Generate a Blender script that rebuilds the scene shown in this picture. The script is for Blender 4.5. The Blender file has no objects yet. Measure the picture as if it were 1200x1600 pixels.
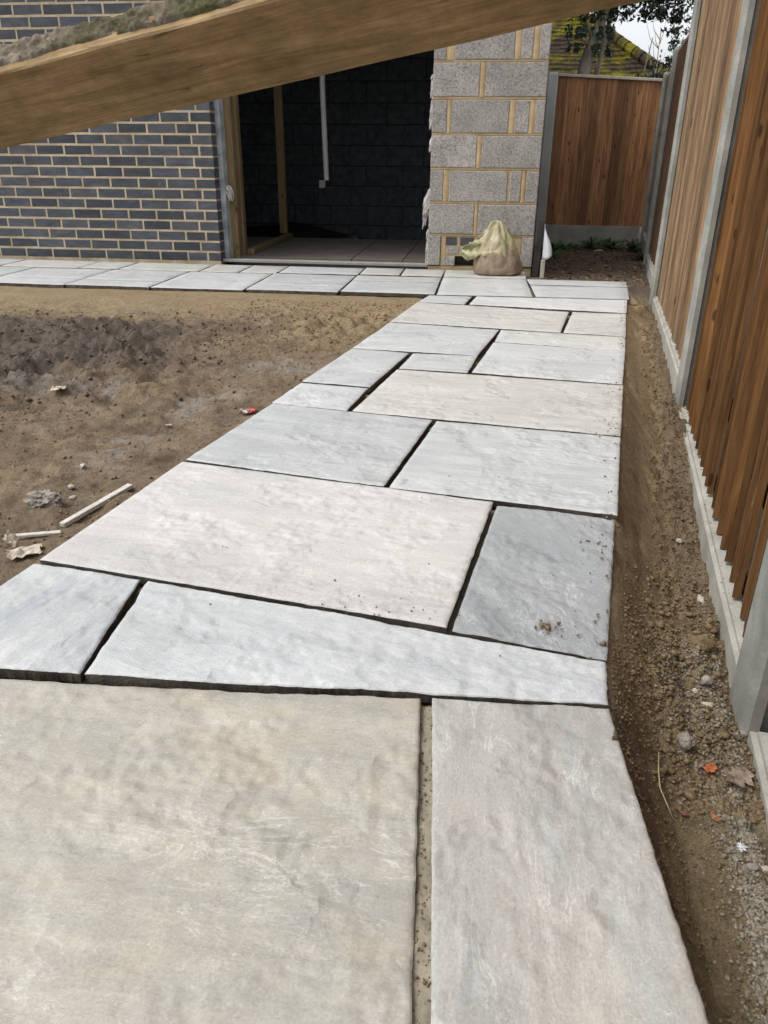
import bpy, bmesh, math, random
import numpy as np
from mathutils import Vector, Matrix, noise as mn
random.seed(7)
R = math.radians
scn = bpy.context.scene
col = scn.collection

# ------------------------------------------------------------------ camera
cd = bpy.data.cameras.new('camera'); cam = bpy.data.objects.new('camera', cd); col.objects.link(cam)
cam.location = (2.0554, 0.0, 0.7905)
FW = Vector((-0.1113, 0.8991, -0.4235)).normalized()
RT = Vector((0.9924, 0.1233, 0.0009)); RT = (RT - FW * RT.dot(FW)).normalized()
# exact orientation: pitch .4373, yaw -.1232, roll .0094
_p, _y, _r = .4373, -.1232, .0094
FW = Vector((math.sin(_y)*math.cos(_p), math.cos(_y)*math.cos(_p), -math.sin(_p)))
r0 = Vector((math.cos(_y), -math.sin(_y), 0)); u0 = r0.cross(FW)
RT = r0*math.cos(_r) + u0*math.sin(_r); UP = -r0*math.sin(_r) + u0*math.cos(_r)
cam.rotation_euler = Matrix((RT, UP, -FW)).transposed().to_euler()
cd.sensor_fit = 'VERTICAL'; cd.sensor_height = 32.0; cd.sensor_width = 24.0
cd.lens = 1202/1600*32.0
cd.clip_start = .02; cd.clip_end = 500
cd.dof.use_dof = True; cd.dof.focus_distance = 2.2; cd.dof.aperture_fstop = 22.0
scn.camera = cam

# ------------------------------------------------------------------ sky and sun
w = bpy.data.worlds.new("World"); scn.world = w; w.use_nodes = True
nt = w.node_tree; nt.nodes.clear()
sky = nt.nodes.new('ShaderNodeTexSky'); sky.sky_type = 'NISHITA'; sky.sun_disc = False
SUN_DIR = Vector((-.50, -.16, .85)).normalized()      # towards the sun
sky.sun_elevation = math.asin(SUN_DIR.z); sky.sun_rotation = math.atan2(SUN_DIR.x, SUN_DIR.y)
sky.dust_density = 3.0; sky.air_density = 1.0
hs = nt.nodes.new('ShaderNodeHueSaturation'); hs.inputs['Saturation'].default_value = .22; hs.inputs['Value'].default_value = 1.25
bg = nt.nodes.new('ShaderNodeBackground'); bg.inputs['Strength'].default_value = .15
wo = nt.nodes.new('ShaderNodeOutputWorld')
nt.links.new(sky.outputs[0], hs.inputs['Color']); nt.links.new(hs.outputs[0], bg.inputs[0]); nt.links.new(bg.outputs[0], wo.inputs[0])
sd = bpy.data.lights.new('sun', 'SUN'); sd.energy = 1.1; sd.angle = R(22); sd.color = (1, .965, .91)
so = bpy.data.objects.new('sun', sd); col.objects.link(so); so.location = (-5, -5, 12)
so.rotation_euler = SUN_DIR.to_track_quat('Z', 'Y').to_euler()
scn.view_settings.view_transform = 'Standard'; scn.view_settings.look = 'None'
scn.view_settings.gamma = 1; scn.view_settings.use_curve_mapping = False
scn.view_settings.exposure = 0.43

# ------------------------------------------------------------------ numpy noise
def _h(ix, iy, s):
    n = (ix.astype(np.int64)*374761393 + iy.astype(np.int64)*668265263 + int(s)*1274126177) & 0xffffffff
    n = ((n ^ (n >> 13))*1274126177) & 0xffffffff
    n = n ^ (n >> 16)
    return (n & 0xffff)/32767.5 - 1.0
def vn(x, y, s=0):
    x = np.asarray(x, float); y = np.asarray(y, float)
    ix = np.floor(x); iy = np.floor(y); fx = x-ix; fy = y-iy
    fx = fx*fx*fx*(fx*(fx*6-15)+10); fy = fy*fy*fy*(fy*(fy*6-15)+10)
    a = _h(ix, iy, s); b = _h(ix+1, iy, s); c = _h(ix, iy+1, s); d = _h(ix+1, iy+1, s)
    return (a*(1-fx)+b*fx)*(1-fy) + (c*(1-fx)+d*fx)*fy
def fbm(x, y, f, o=4, s=0, g=.5):
    t = 0; a = 1; n = 0
    for i in range(o):
        c, sn = math.cos(i*1.1+.4), math.sin(i*1.1+.4)
        t = t + a*vn((x*c-y*sn)*f+i*17.3, (x*sn+y*c)*f-i*9.1, s+i); n += a; a *= g; f *= 2.03
    return t/n
def sst(a, b, x):
    t = np.clip((x-a)/(b-a), 0, 1); return t*t*(3-2*t)

# ------------------------------------------------------------------ object helpers
WL = {}
def setp(o, label=None, cat=None, group=None, kind=None):
    if label: o['label'] = label
    if cat: o['category'] = cat
    if group: o['group'] = group
    if kind: o['kind'] = kind
    return o
def link(name, data, parent=None, loc=(0, 0, 0), rot=(0, 0, 0)):
    o = bpy.data.objects.new(name, data); col.objects.link(o)
    L = Vector(loc); o.rotation_euler = rot
    if parent is not None:
        o.parent = parent; o.location = L - WL[parent.name]
    else:
        o.location = L
    WL[o.name] = L
    return o
def thing(name, label, cat, loc=(0, 0, 0), group=None, kind=None):
    return setp(link(name, None, None, loc), label, cat, group, kind)
def mesh_from(name, V, F, mat=None, smooth=False):
    m = bpy.data.meshes.new(name); m.from_pydata([tuple(v) for v in V], [], F); m.update()
    if mat: m.materials.append(mat)
    if smooth:
        m.polygons.foreach_set('use_smooth', [True]*len(m.polygons))
    return m
def grid_mesh(name, V, nx, ny, mat=None, smooth=True):
    """V: (ny,nx,3) array"""
    m = bpy.data.meshes.new(name)
    V = np.asarray(V, np.float32).reshape(-1, 3)
    i = np.arange(nx-1)[None, :] + nx*np.arange(ny-1)[:, None]; i = i.ravel()
    F = np.stack([i, i+1, i+nx+1, i+nx], 1).astype(np.int32)
    m.vertices.add(len(V)); m.vertices.foreach_set('co', V.ravel())
    m.loops.add(F.size); m.loops.foreach_set('vertex_index', F.ravel())
    m.polygons.add(len(F)); m.polygons.foreach_set('loop_start', np.arange(0, F.size, 4, dtype=np.int32))
    m.update(calc_edges=True); m.validate()
    m.polygons.foreach_set('use_smooth', np.full(len(F), smooth))
    if mat: m.materials.append(mat)
    return m
def bm_mesh(name, bm, mat=None, smooth=False):
    m = bpy.data.meshes.new(name)
    if smooth:
        for f in bm.faces: f.smooth = True
    bm.to_mesh(m); bm.free()
    if mat: m.materials.append(mat)
    return m
def add_box(bm, x0, x1, y0, y1, z0, z1, bev=0, jit=0):
    r = bmesh.ops.create_cube(bm, size=1)
    vs = r['verts']
    for v in vs:
        v.co = Vector((x0 if v.co.x < 0 else x1, y0 if v.co.y < 0 else y1, z0 if v.co.z < 0 else z1))
        if jit: v.co += Vector([random.uniform(-jit, jit) for _ in range(3)])
    if bev:
        es = list({e for v in vs for e in v.link_edges})
        bmesh.ops.bevel(bm, geom=es, offset=bev, segments=1, affect='EDGES')
def box_mesh(name, dx, dy, dz, mat, bev=.003, jit=0, org='c'):
    bm = bmesh.new()
    z0 = -dz/2 if org == 'c' else 0
    add_box(bm, -dx/2, dx/2, -dy/2, dy/2, z0, z0+dz, bev, jit)
    return bm_mesh(name, bm, mat)
def box(name, x0, x1, y0, y1, z0, z1, mat, parent=None, bev=.003, jit=0):
    m = box_mesh(name, x1-x0, y1-y0, z1-z0, mat, bev, jit)
    return link(name, m, parent, ((x0+x1)/2, (y0+y1)/2, (z0+z1)/2))
def tube_pts(pts, rads, n=8, close=True):
    V = []; F = []
    P = [Vector(p) for p in pts]
    for i, p in enumerate(P):
        d = (P[min(i+1, len(P)-1)]-P[max(i-1, 0)]).normalized()
        a = d.orthogonal().normalized() if i == 0 else (a - d*a.dot(d)).normalized()
        b = d.cross(a)
        for k in range(n):
            t = 2*math.pi*k/n
            V.append(p + (a*math.cos(t)+b*math.sin(t))*rads[i])
    for i in range(len(P)-1):
        for k in range(n):
            F.append((i*n+k, i*n+(k+1) % n, (i+1)*n+(k+1) % n, (i+1)*n+k))
    if close:
        F.append(tuple(range(n-1, -1, -1))); F.append(tuple((len(P)-1)*n+k for k in range(n)))
    return V, F

# ------------------------------------------------------------------ materials
class M:
    def __init__(s, name, rough=.8, spec=.3):
        s.m = bpy.data.materials.new(name); s.m.use_nodes = True
        s.t = s.m.node_tree; s.b = s.t.nodes['Principled BSDF']
        s.b.inputs['Roughness'].default_value = rough
        s.b.inputs['Specular IOR Level'].default_value = spec
        s.tc = None
    def n(s, typ, **k):
        x = s.t.nodes.new(typ)
        for a, v in k.items():
            if a[0] == '_': setattr(x, a[1:], v)
            else: x.inputs[a].default_value = v
        return x
    def l(s, a, b): s.t.links.new(a, b)
    def coord(s, scale=(1, 1, 1), rot=(0, 0, 0), kind='Object', loc=None, rnd=False):
        tc = s.n('ShaderNodeTexCoord'); mp = s.n('ShaderNodeMapping')
        s.l(tc.outputs[kind], mp.inputs[0]); mp.inputs['Scale'].default_value = scale; mp.inputs['Rotation'].default_value = rot
        if rnd:
            oi = s.n('ShaderNodeObjectInfo'); mu = s.n('ShaderNodeMath', _operation='MULTIPLY'); mu.inputs[1].default_value = 37.0
            s.l(oi.outputs['Random'], mu.inputs[0])
            cb = s.n('ShaderNodeCombineXYZ'); s.l(mu.outputs[0], cb.inputs[0]); s.l(mu.outputs[0], cb.inputs[1]); s.l(mu.outputs[0], cb.inputs[2])
            s.l(cb.outputs[0], mp.inputs['Location'])
        return mp.outputs[0]
    def noise(s, co, scale, det=5, rough=.55, dist=0):
        x = s.n('ShaderNodeTexNoise', Scale=scale, Detail=det, Roughness=rough, Distortion=dist)
        s.l(co, x.inputs['Vector']); return x.outputs['Fac']
    def voro(s, co, scale, feat='F1', out='Distance'):
        x = s.n('ShaderNodeTexVoronoi', Scale=scale); x.feature = feat
        s.l(co, x.inputs['Vector']); return x.outputs[out]
    def ramp(s, f, pts):
        x = s.n('ShaderNodeValToRGB'); e = x.color_ramp.elements
        while len(e) < len(pts): e.new(.5)
        for q, (p, c) in zip(e, pts):
            q.position = p; q.color = (c, c, c, 1) if not hasattr(c, '__len__') else (*c[:3], 1)
        s.l(f, x.inputs[0]); return x.outputs[0]
    def mix(s, f, a, b, mode='MIX'):
        x = s.n('ShaderNodeMix'); x.data_type = 'RGBA'; x.blend_type = mode
        for v, i in ((f, 0), (a, 6), (b, 7)):
            if hasattr(v, 'is_output') or isinstance(v, bpy.types.NodeSocket): s.l(v, x.inputs[i])
            elif i == 0: x.inputs[0].default_value = v
            else: x.inputs[i].default_value = (*v[:3], 1)
        return x.outputs[2]
    def math(s, op, a, b=0.0):
        x = s.n('ShaderNodeMath', _operation=op)
        for i, v in enumerate((a, b)):
            if isinstance(v, bpy.types.NodeSocket): s.l(v, x.inputs[i])
            else: x.inputs[i].default_value = v
        return x.outputs[0]
    def attr(s, name, out='Fac'):
        x = s.n('ShaderNodeAttribute'); x.attribute_name = name; return x.outputs[out]
    def oc(s): return s.n('ShaderNodeObjectInfo').outputs['Color']
    def orand(s): return s.n('ShaderNodeObjectInfo').outputs['Random']
    def color(s, c):
        if isinstance(c, bpy.types.NodeSocket): s.l(c, s.b.inputs['Base Color'])
        else: s.b.inputs['Base Color'].default_value = (*c, 1)
        return s
    def bump(s, h, st=.5, d=.002):
        x = s.n('ShaderNodeBump', Strength=st, Distance=d); s.l(h, x.inputs['Height'])
        prev = s.b.inputs['Normal'].links
        if prev: s.l(prev[0].from_socket, x.inputs['Normal'])
        s.l(x.outputs[0], s.b.inputs['Normal']); return s

def plain(name, c, rough=.8, spec=.3, var=.12, scale=20, bump=.3, bd=.002):
    m = M(name, rough, spec); co = m.coord(rnd=True)
    n = m.noise(co, scale, 6)
    d = [max(0, v*(1-var*2)) for v in c]; l = [v*(1+var*1.6) for v in c]
    m.color(m.ramp(n, [(.25, d), (.75, l)])); m.bump(m.noise(co, scale*6, 4), bump, bd)
    return m.m

# sandstone
def sandstone():
    m = M('riven_sandstone', .62, .45); base = m.oc(); oi = m.n('ShaderNodeObjectInfo'); al = oi.outputs['Alpha']
    co = m.coord(rnd=True); st = m.coord((1.5, 5, 1), rnd=True); s4 = m.coord((1.0, 2.3, 1), rnd=True)
    # bedding streaks
    s1 = m.noise(st, 5, 9, .66, 1.2); s0 = m.noise(m.coord((.8, 6, 1), rnd=True), 2.4, 6, .6, .8)
    c = m.mix(.75, base, m.ramp(s0, [(.3, (.40, .41, .42)), (.5, (.5, .5, .5)), (.7, (.57, .56, .54))]), 'OVERLAY')
    c = m.mix(.38, c, m.ramp(s1, [(.3, (.40, .40, .41)), (.52, (.5, .5, .5)), (.7, (.62, .61, .60))]), 'OVERLAY')
    # iron-tinted flaked patches, crisp edged
    p = m.noise(s4, 4.2, 10, .62, .35)
    pa = m.math('MULTIPLY', m.ramp(p, [(.53, 0.), (.57, .55), (.70, 1.)]), al)
    c = m.mix(m.math('MULTIPLY', pa, .5), c, (.44, .37, .275))
    p2 = m.noise(m.coord((1, 1.6, 1), (0, 0, .4), rnd=True), 6.5, 9, .6, .2)
    c = m.mix(m.math('MULTIPLY', m.ramp(p2, [(.60, 0.), (.635, .7), (.75, 1.)]), m.math('MULTIPLY', al, .42)), c, (.56, .51, .43))
    # cool cloud
    q = m.noise(co, 1.9, 6, .55, .3)
    c = m.mix(m.math('MULTIPLY', m.ramp(q, [(.35, 1.), (.62, 0.)]), .22), c, (.27, .295, .30))
    # cleft ledges: contour steps of a warped height
    h = m.noise(s4, 2.6, 10, .58, .5)
    h7 = m.math('MULTIPLY', h, 15.0); fl = m.math('FLOOR', h7); fr = m.math('SUBTRACT', h7, fl)
    stp = m.math('ADD', fl, m.math('MULTIPLY', m.math('POWER', fr, 2.0), .06))
    edge = m.ramp(fr, [(.0, 1.), (.045, 0.)])
    gate = m.ramp(m.noise(co, 3.4, 4, .6), [(.42, 0.), (.54, 1.)])
    c = m.mix(m.math('MULTIPLY', m.math('MULTIPLY', edge, gate), .5), c, (.72, .71, .68))
    # fine crystalline flecks and grain
    g = m.noise(co, 240, 4, .65)
    c = m.mix(.3, c, m.ramp(g, [(.3, (.26, .26, .26)), (.7, (.74, .74, .74))]), 'OVERLAY')
    fk = m.noise(m.coord((1, 2, 1), rnd=True), 85, 5, .7)
    c = m.mix(m.math('MULTIPLY', m.ramp(fk, [(.64, 0.), (.70, 1.)]), .35), c, (.75, .74, .70))
    fs = m.noise(m.coord((1.3, 3.6, 1), rnd=True), 4.5, 9, .70, .9)
    g2 = m.ramp(m.noise(co, 5.5, 5, .6), [(.44, 0.), (.60, 1.)])
    c = m.mix(m.math('MULTIPLY', m.math('MULTIPLY', m.ramp(fs, [(.488, 0.), (.5, 1.), (.512, 0.)]), g2), .55), c, (.74, .73, .70))
    c = m.mix(m.math('MULTIPLY', m.ramp(fs, [(.30, 1.), (.40, 0.)]), .22), c, (.24, .24, .22))
    sp = m.voro(co, 38)
    c = m.mix(m.math('MULTIPLY', m.ramp(sp, [(.025, 1.), (.05, 0.)]), .6), c, (.12, .10, .08))
    m.color(c)
    m.bump(m.math('MULTIPLY', stp, m.math('ADD', m.math('MULTIPLY', gate, .7), .3)), .55, .0026); m.bump(s1, .5, .0032); m.bump(m.noise(co, 60, 6, .65), .35, .0016); m.bump(g, .25, .0006); m.bump(fs, .5, .004)
    m.l(m.ramp(s1, [(.3, .48), (.7, .7)]), m.b.inputs['Roughness'])
    return m.m
SAND = sandstone()
EDGE = plain('dark_stone_edge', (.13, .115, .095), .95, .1, .3, 30, .7, .004)  # slab sides, darker and rougher than the top faces

def ground_mat():
    m = M('bare_earth', .93, .12); co = m.coord(kind='Object')
    n1 = m.noise(co, 5, 8, .62, .3); n2 = m.noise(co, 38, 7, .7); n3 = m.noise(co, 190, 4, .65)
    earth = m.ramp(n1, [(.3, (.165, .115, .072)), (.5, (.235, .172, .112)), (.7, (.32, .245, .168))])
    sand = m.ramp(n1, [(.3, (.27, .195, .105)), (.7, (.37, .28, .165))])
    c = m.mix(m.attr('sandy'), earth, sand)
    c = m.mix(m.attr('dark'), c, (.098, .074, .058))
    c = m.mix(m.math('MULTIPLY', m.attr('grey'), m.ramp(m.noise(co, 14, 6, .65), [(.42, .0), (.56, 1.)])), c, (.33, .30, .265))  # rubble grey at right; at left the wet sheen painted as pale grey
    c = m.mix(m.attr('olive'), c, (.27, .215, .115))
    c = m.mix(.7, c, m.ramp(n2, [(.28, (.2, .2, .2)), (.5, (.5, .5, .5)), (.72, (.68, .68, .68))]), 'OVERLAY')
    c = m.mix(.5, c, m.ramp(n3, [(.3, (.25, .25, .25)), (.55, (.5, .5, .5)), (.75, (.85, .85, .85))]), 'OVERLAY')
    v = m.voro(co, 75)
    c = m.mix(m.math('MULTIPLY', m.ramp(v, [(.05, 1.), (.12, 0.)]), .4), c, (.42, .35, .25))
    m.l(m.ramp(m.math('ADD', m.math('MULTIPLY', m.attr('grey'), m.ramp(m.noise(co, 9, 5, .6), [(.4, 0.), (.55, 1.)])), m.math('MULTIPLY', m.attr('dark'), .45)), [(0, .93), (1, .38)]), m.b.inputs['Roughness'])
    m.b.inputs['Specular IOR Level'].default_value = .4
    m.color(c)
    m.bump(n2, 1.0, .022); m.bump(n3, .9, .005); return m.m
EARTH = ground_mat()

def wood(name, dark, light, knots=True, rough=.75, gr=1.0, spec=.25):
    m = M(name, rough, spec); co = m.coord((9*gr, 9*gr, .55), rnd=True); c2 = m.coord((1, 1, .35), rnd=True)
    a = m.noise(co, 5, 8, .65, .8); b = m.noise(c2, 2.2, 4)
    c = m.ramp(a, [(.3, dark), (.7, light)])
    c = m.mix(.5, c, m.ramp(b, [(.3, (.32, .32, .32)), (.7, (.66, .66, .66))]), 'OVERLAY')
    r = m.orand(); c = m.mix(.9, c, m.ramp(r, [(0, (.29, .28, .28)), (.5, (.5, .5, .5)), (1, (.68, .66, .63))]), 'OVERLAY')
    f = m.noise(m.coord((50, 50, 1.6), rnd=True), 5, 7, .75)
    c = m.mix(.7, c, m.ramp(f, [(.3, (.28, .28, .28)), (.7, (.7, .7, .7))]), 'OVERLAY')
    if knots:
        k = m.voro(m.coord((12, 12, 5), rnd=True), 1.0)
        ch = m.noise(m.coord((30, 30, 3), rnd=True), 3, 6, .7)
        c = m.mix(m.math('MULTIPLY', m.ramp(ch, [(.66, 0.), (.70, 1.)]), .55), c, [min(.7, v*2.2) for v in light])
        c = m.mix(m.math('MULTIPLY', m.ramp(ch, [(.30, 1.), (.34, 0.)]), .6), c, [v*.5 for v in dark])
        c = m.mix(m.math('MULTIPLY', m.ramp(k, [(.09, 1.), (.13, 0.)]), .75), c, [v*.35 for v in dark])
    m.color(c); m.bump(a, .45, .002); m.bump(f, .4, .0008)
    return m.m
W_BROWN = wood('treated_boards', (.085, .038, .013), (.26, .14, .056))
W_GREY = wood('weathered_boards', (.19, .12, .068), (.43, .315, .205))
W_DARK = wood('dark_brown_boards', (.085, .045, .024), (.17, .10, .06))  # dark brown is the boards' own colour
W_RED = wood('rusty_brown_boards', (.19, .082, .035), (.54, .29, .145))
W_PALE = wood('pale_softwood', (.24, .165, .085), (.40, .30, .17))
W_MID = wood('shaded_softwood', (.12, .085, .045), (.22, .165, .09))  # stud softwood with the doorway's shading darkened into its colour
W_CAP = wood('silvered_timber', (.36, .32, .26), (.52, .48, .41), False)
W_WHITE = wood('whitewashed_timber', (.5, .48, .44), (.72, .70, .66), False)

def beam_mat():
    m = M('rough_sawn_beam', .8, .2); co = m.coord((.8, 9, 9)); a = m.noise(co, 6, 8, .65, .9)
    c = m.ramp(a, [(.3, (.185, .120, .055)), (.7, (.37, .27, .145))])
    b = m.noise(m.coord((1, 1, 1)), 7, 5)
    c = m.mix(.55, c, m.ramp(b, [(.3, (.28, .27, .26)), (.7, (.68, .68, .68))]), 'OVERLAY')
    g = m.noise(m.coord((2.2, 55, 55)), 6, 6, .7); c = m.mix(.6, c, m.ramp(g, [(.3, (.3, .3, .3)), (.7, (.7, .7, .7))]), 'OVERLAY')
    d2 = m.noise(m.coord((1, 1.6, 1.6)), 42, 7, .75); c = m.mix(.55, c, m.ramp(d2, [(.3, (.27, .26, .25)), (.7, (.72, .72, .72))]), 'OVERLAY')
    cr = m.noise(m.coord((1.4, 26, 26)), 7, 4, .6, .5); c = m.mix(m.math('MULTIPLY', m.ramp(cr, [(.30, 1.), (.335, 0.)]), .7), c, (.06, .035, .018))
    k = m.voro(m.coord((2.2, 9, 9)), 1.6); c = m.mix(m.math('MULTIPLY', m.ramp(k, [(.05, 1.), (.1, 0.)]), .6), c, (.07, .035, .015))
    m.color(c); m.bump(a, .4, .0025); m.bump(g, .35, .001); return m.m
BEAM = beam_mat()

def concrete(name, d, l, bump=.4, pits=True):
    m = M(name, .85, .25); co = m.coord(rnd=True)
    a = m.noise(co, 6, 8, .6, .3); g = m.noise(co, 150, 5, .7)
    c = m.ramp(a, [(.3, d), (.7, l)])
    c = m.mix(.4, c, m.ramp(g, [(.3, (.3, .3, .3)), (.7, (.66, .66, .66))]), 'OVERLAY')
    if pits:
        v = m.voro(co, 60); c = m.mix(m.math('MULTIPLY', m.ramp(v, [(.04, 1.), (.09, 0.)]), .6), c, [x*.3 for x in d])
    m.color(c); m.bump(a, bump, .003); m.bump(g, .4, .0012); return m.m
CONC = concrete('grey_concrete', (.29, .285, .25), (.47, .455, .405))
CONC_P = concrete('post_concrete', (.19, .195, .175), (.37, .37, .335))
CONC_W = concrete('pale_chamfer_concrete', (.42, .42, .38), (.58, .575, .53))
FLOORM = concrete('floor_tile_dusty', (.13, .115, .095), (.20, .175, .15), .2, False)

def blockmat(name='aggregate_block', tint=1.0):
    m = M(name, .95, .15); co = m.coord(rnd=True)
    v = m.voro(co, 95); n = m.noise(co, 75, 6, .75); a = m.noise(co, 7, 5)
    c = m.ramp(a, [(.3, (.33*tint, .315*tint, .295*tint)), (.7, (.46*tint, .435*tint, .405*tint))])
    c = m.mix(.85, c, m.ramp(n, [(.3, (.16, .16, .16)), (.5, (.5, .5, .5)), (.7, (.8, .8, .8))]), 'OVERLAY')
    pit = m.ramp(n, [(.30, 1.), (.40, 0.)]); c = m.mix(m.math('MULTIPLY', pit, .7), c, (.07, .065, .065))
    r = m.orand(); c = m.mix(.5, c, m.ramp(r, [(0, (.4, .4, .4)), (1, (.6, .59, .58))]), 'OVERLAY')
    m.color(c); m.bump(n, 1.0, .008); m.bump(v, .5, .004); return m.m
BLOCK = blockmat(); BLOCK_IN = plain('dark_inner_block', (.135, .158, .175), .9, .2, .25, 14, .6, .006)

def brickmat():
    m = M('blue_engineering_brick', .5, .4); co = m.coord(rnd=True); a = m.noise(m.coord((1, 1, 2.5), rnd=True), 9, 7, .6, .5); r = m.orand()
    c = m.ramp(a, [(.3, (.040, .044, .052)), (.55, (.068, .074, .087)), (.8, (.118, .125, .138))])
    c = m.mix(.9, c, m.ramp(r, [(0, (.28, .28, .29)), (.45, (.5, .5, .5)), (.85, (.64, .64, .65)), (.93, (.62, .54, .52)), (1, (.66, .60, .56))]), 'OVERLAY')
    s = m.noise(m.coord((1, 1, .6), rnd=True), 16, 8, .75)
    c = m.mix(m.math('MULTIPLY', m.ramp(s, [(.63, 0.), (.72, 1.)]), .35), c, (.36, .34, .3))
    m.color(c); m.bump(m.noise(co, 60, 5), .4, .0015); m.bump(a, .3, .002); return m.m
BRICK = brickmat()
def mortarmat(name, d, l):
    m = M(name, .95, .1); co = m.coord(kind='Object'); a = m.noise(co, 8, 7, .65); g = m.noise(co, 130, 5, .7)
    c = m.ramp(a, [(.3, d), (.7, l)]); c = m.mix(.4, c, m.ramp(g, [(.3, (.3, .3, .3)), (.7, (.68, .68, .68))]), 'OVERLAY')
    m.color(c); m.bump(g, .7, .003); m.bump(a, .4, .006); return m.m
MORTAR = mortarmat('buff_mortar', (.36, .285, .18), (.62, .52, .37))
MORTAR_P = mortarmat('golden_mortar', (.40, .29, .155), (.60, .46, .28))
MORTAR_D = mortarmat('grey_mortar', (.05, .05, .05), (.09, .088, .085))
JOINT = mortarmat('grit_joint', (.15, .12, .075), (.30, .25, .17)); JOINTL = mortarmat('sandy_joint_filling', (.20, .175, .13), (.36, .325, .25))

# ------------------------------------------------------------------ ground
XR_Y = [-6, .1, .508, 1.008, 1.14, 1.746, 2.34, 2.95, 3.53, 4.42, 5.63, 9]
XR_X = [2.36, 2.352, 2.326, 2.294, 2.306, 2.405, 2.502, 2.602, 2.697, 2.838, 3.02, 3.3]
XL_Y = [-6, .955, 4.86, 9]; XL_X = [.13, 1.09, 1.715, 2.36]
XF_Y = [-6, 1.2, 1.365, 3.17, 5.06, 5.23, 6.82, 8.3, 12]
XF_X = [1.53, 2.595, 2.608, 2.874, 3.115, 3.14, 3.36, 3.58, 4.1]
def xr(y): return np.interp(y, XR_Y, XR_X)
def xl(y): return np.interp(y, XL_Y, XL_X)
def xf(y): return np.interp(y, XF_Y, XF_X)
def under(x, y):
    path = (x < xr(y)-.012) & (x > xl(y)+.012) & (y < 5.0) & (y > -1.2)
    patio = (y > 4.845) & (y < 6.05) & (x < 3.0) & (x > -6)
    house = (y > 6.0) & (x < 2.5) & (y < 11)
    return path | patio, house
def H(x, y):
    x = np.asarray(x, float); y = np.asarray(y, float)
    base = fbm(x, y, .9, 3, 3)*.016
    rough = fbm(x, y, 11, 5, 11, .6)
    crumb = fbm(x, y, 55, 3, 21, .6)
    # left: bare earth with churned tracks
    churn = sst(1.15, .35, x)*sst(2.35, 2.75, y)*sst(4.15, 3.75, y)*(.55+.45*sst(-.3, .3, fbm(x, y, 1.6, 2, 5)))
    rid = 1-np.abs(fbm(x*.8+y*.25, y*1.3, 6.5, 4, 31))*2.3
    clod2 = sst(.75, 1.35, x)*sst(4.55, 4.3, y)*sst(3.45, 3.8, y)
    gen = 1-np.abs(fbm(x, y*1.4, 4.2, 4, 35))*2.2
    zl = -.050 + base + rough*.026 + crumb*.007 + gen*.012*sst(4.3, 3.9, y) + churn*(rid*.070-.030 + rough*.050 + (1-np.abs(fbm(x, y, 17, 3, 91))*2.5)*.014) + clod2*(rid*.036+rough*.018)
    # hollow and hump near the near left
    zl = zl + .02*np.exp(-(((x-.86)/.16)**2+((y-2.05)/.1)**2)) - .022*np.exp(-(((x-1.0)/.14)**2+((y-2.25)/.1)**2))
    band = sst(4.15, 4.5, y)
    zl = zl*(1-band) + (-.022 + base*.4 + rough*.004 + crumb*.0012)*band
    dl = xl(y)-x
    e = np.exp(-np.clip(dl, 0, 9)/.03)*(y < 4.9); zl = zl*(1-e) + (-.03)*e
    # right: bank of bedding sand falling to the fence, loose soil at its foot
    wd = np.clip((x-xr(y))/np.maximum(xf(y)-xr(y), .02), 0, 1.2)
    zf = np.interp(y, [-3, .6, 1.2, 2.0, 3.1, 4.3, 5.4, 6.5, 9], [-.19, -.195, -.20, -.225, -.145, -.10, -.10, -.06, -.03])
    pr = np.interp(wd, [0, .06, .3, .62, 1], [0, .07, .50, .92, 1.0])
    near = sst(1.25, .95, y)
    pr2 = np.interp(wd, [0, .06, .25, .45, 1], [0, .12, .66, .98, .97])
    pr = pr*(1-near)+pr2*near
    loose = sst(.42, .62, wd + .12*fbm(x, y, 6, 3, 41))
    loose = np.maximum(loose*(1-near), near*sst(.35, .2, wd)*.7)
    loose = np.maximum(loose, np.exp(-(((y-1.28)/.17)**2))*sst(.12, .35, wd))
    smooth = fbm(x, y*.7, 14, 4, 51)*.006 + crumb*.0018 - np.maximum(0, fbm(x*1.3, y*.5, 16, 3, 61)-.3)*.03
    z0r = -.014 - .009*sst(1.16, 1.02, y)
    zr = z0r + (zf-z0r)*pr + smooth + loose*(rough*.030+crumb*.014+.008) + near*(rough*.014+crumb*.005)
    # back corner, dark soil
    back = sst(5.25, 5.75, y+.6*(x-3.1)+.15*fbm(x, y, 5, 3, 44))
    zb = -.055 + base + rough*.016 + crumb*.006
    right = x > (xl(y)+xr(y))/2
    zr = zr*(1-back) + zb*back
    z = np.where(right, zr, zl)
    z = np.where((y > 5.75) & (x > 2.5), zb, z)
    out = sst(0, 3, np.maximum(np.abs(x-1)-5, 0)+np.maximum(np.abs(y-3)-7, 0))
    z = z*(1-out) + (-.06)*out
    z = np.where((x > xf(y)+.06), -.12+base+rough*.01, z)
    a, b = under(x, y)
    z = np.where(a, -.040, z); z = np.where(b, -.45, z)
    return z
def gz(x, y): return float(H(np.array([x]), np.array([y]))[0])
def axis(parts):
    o = []
    for a, b, st in parts: o += list(np.arange(a, b-1e-9, st))
    return np.array(o + [parts[-1][1]])
GX = axis([(-60, -10, 5), (-10, -2.4, .4), (-2.4, -.6, .03), (-.6, 2.28, .0135), (2.28, 2.95, .0075), (2.95, 3.7, .014), (3.7, 6, .1), (6, 60, 4)])
GY = axis([(-30, -2, 2), (-2, .35, .08), (.35, 1.6, .0085), (1.6, 3.0, .0125), (3.0, 6.0, .015), (6.0, 9, .025), (9, 14, .3), (14, 120, 6)])
X, Y = np.meshgrid(GX, GY)
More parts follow.
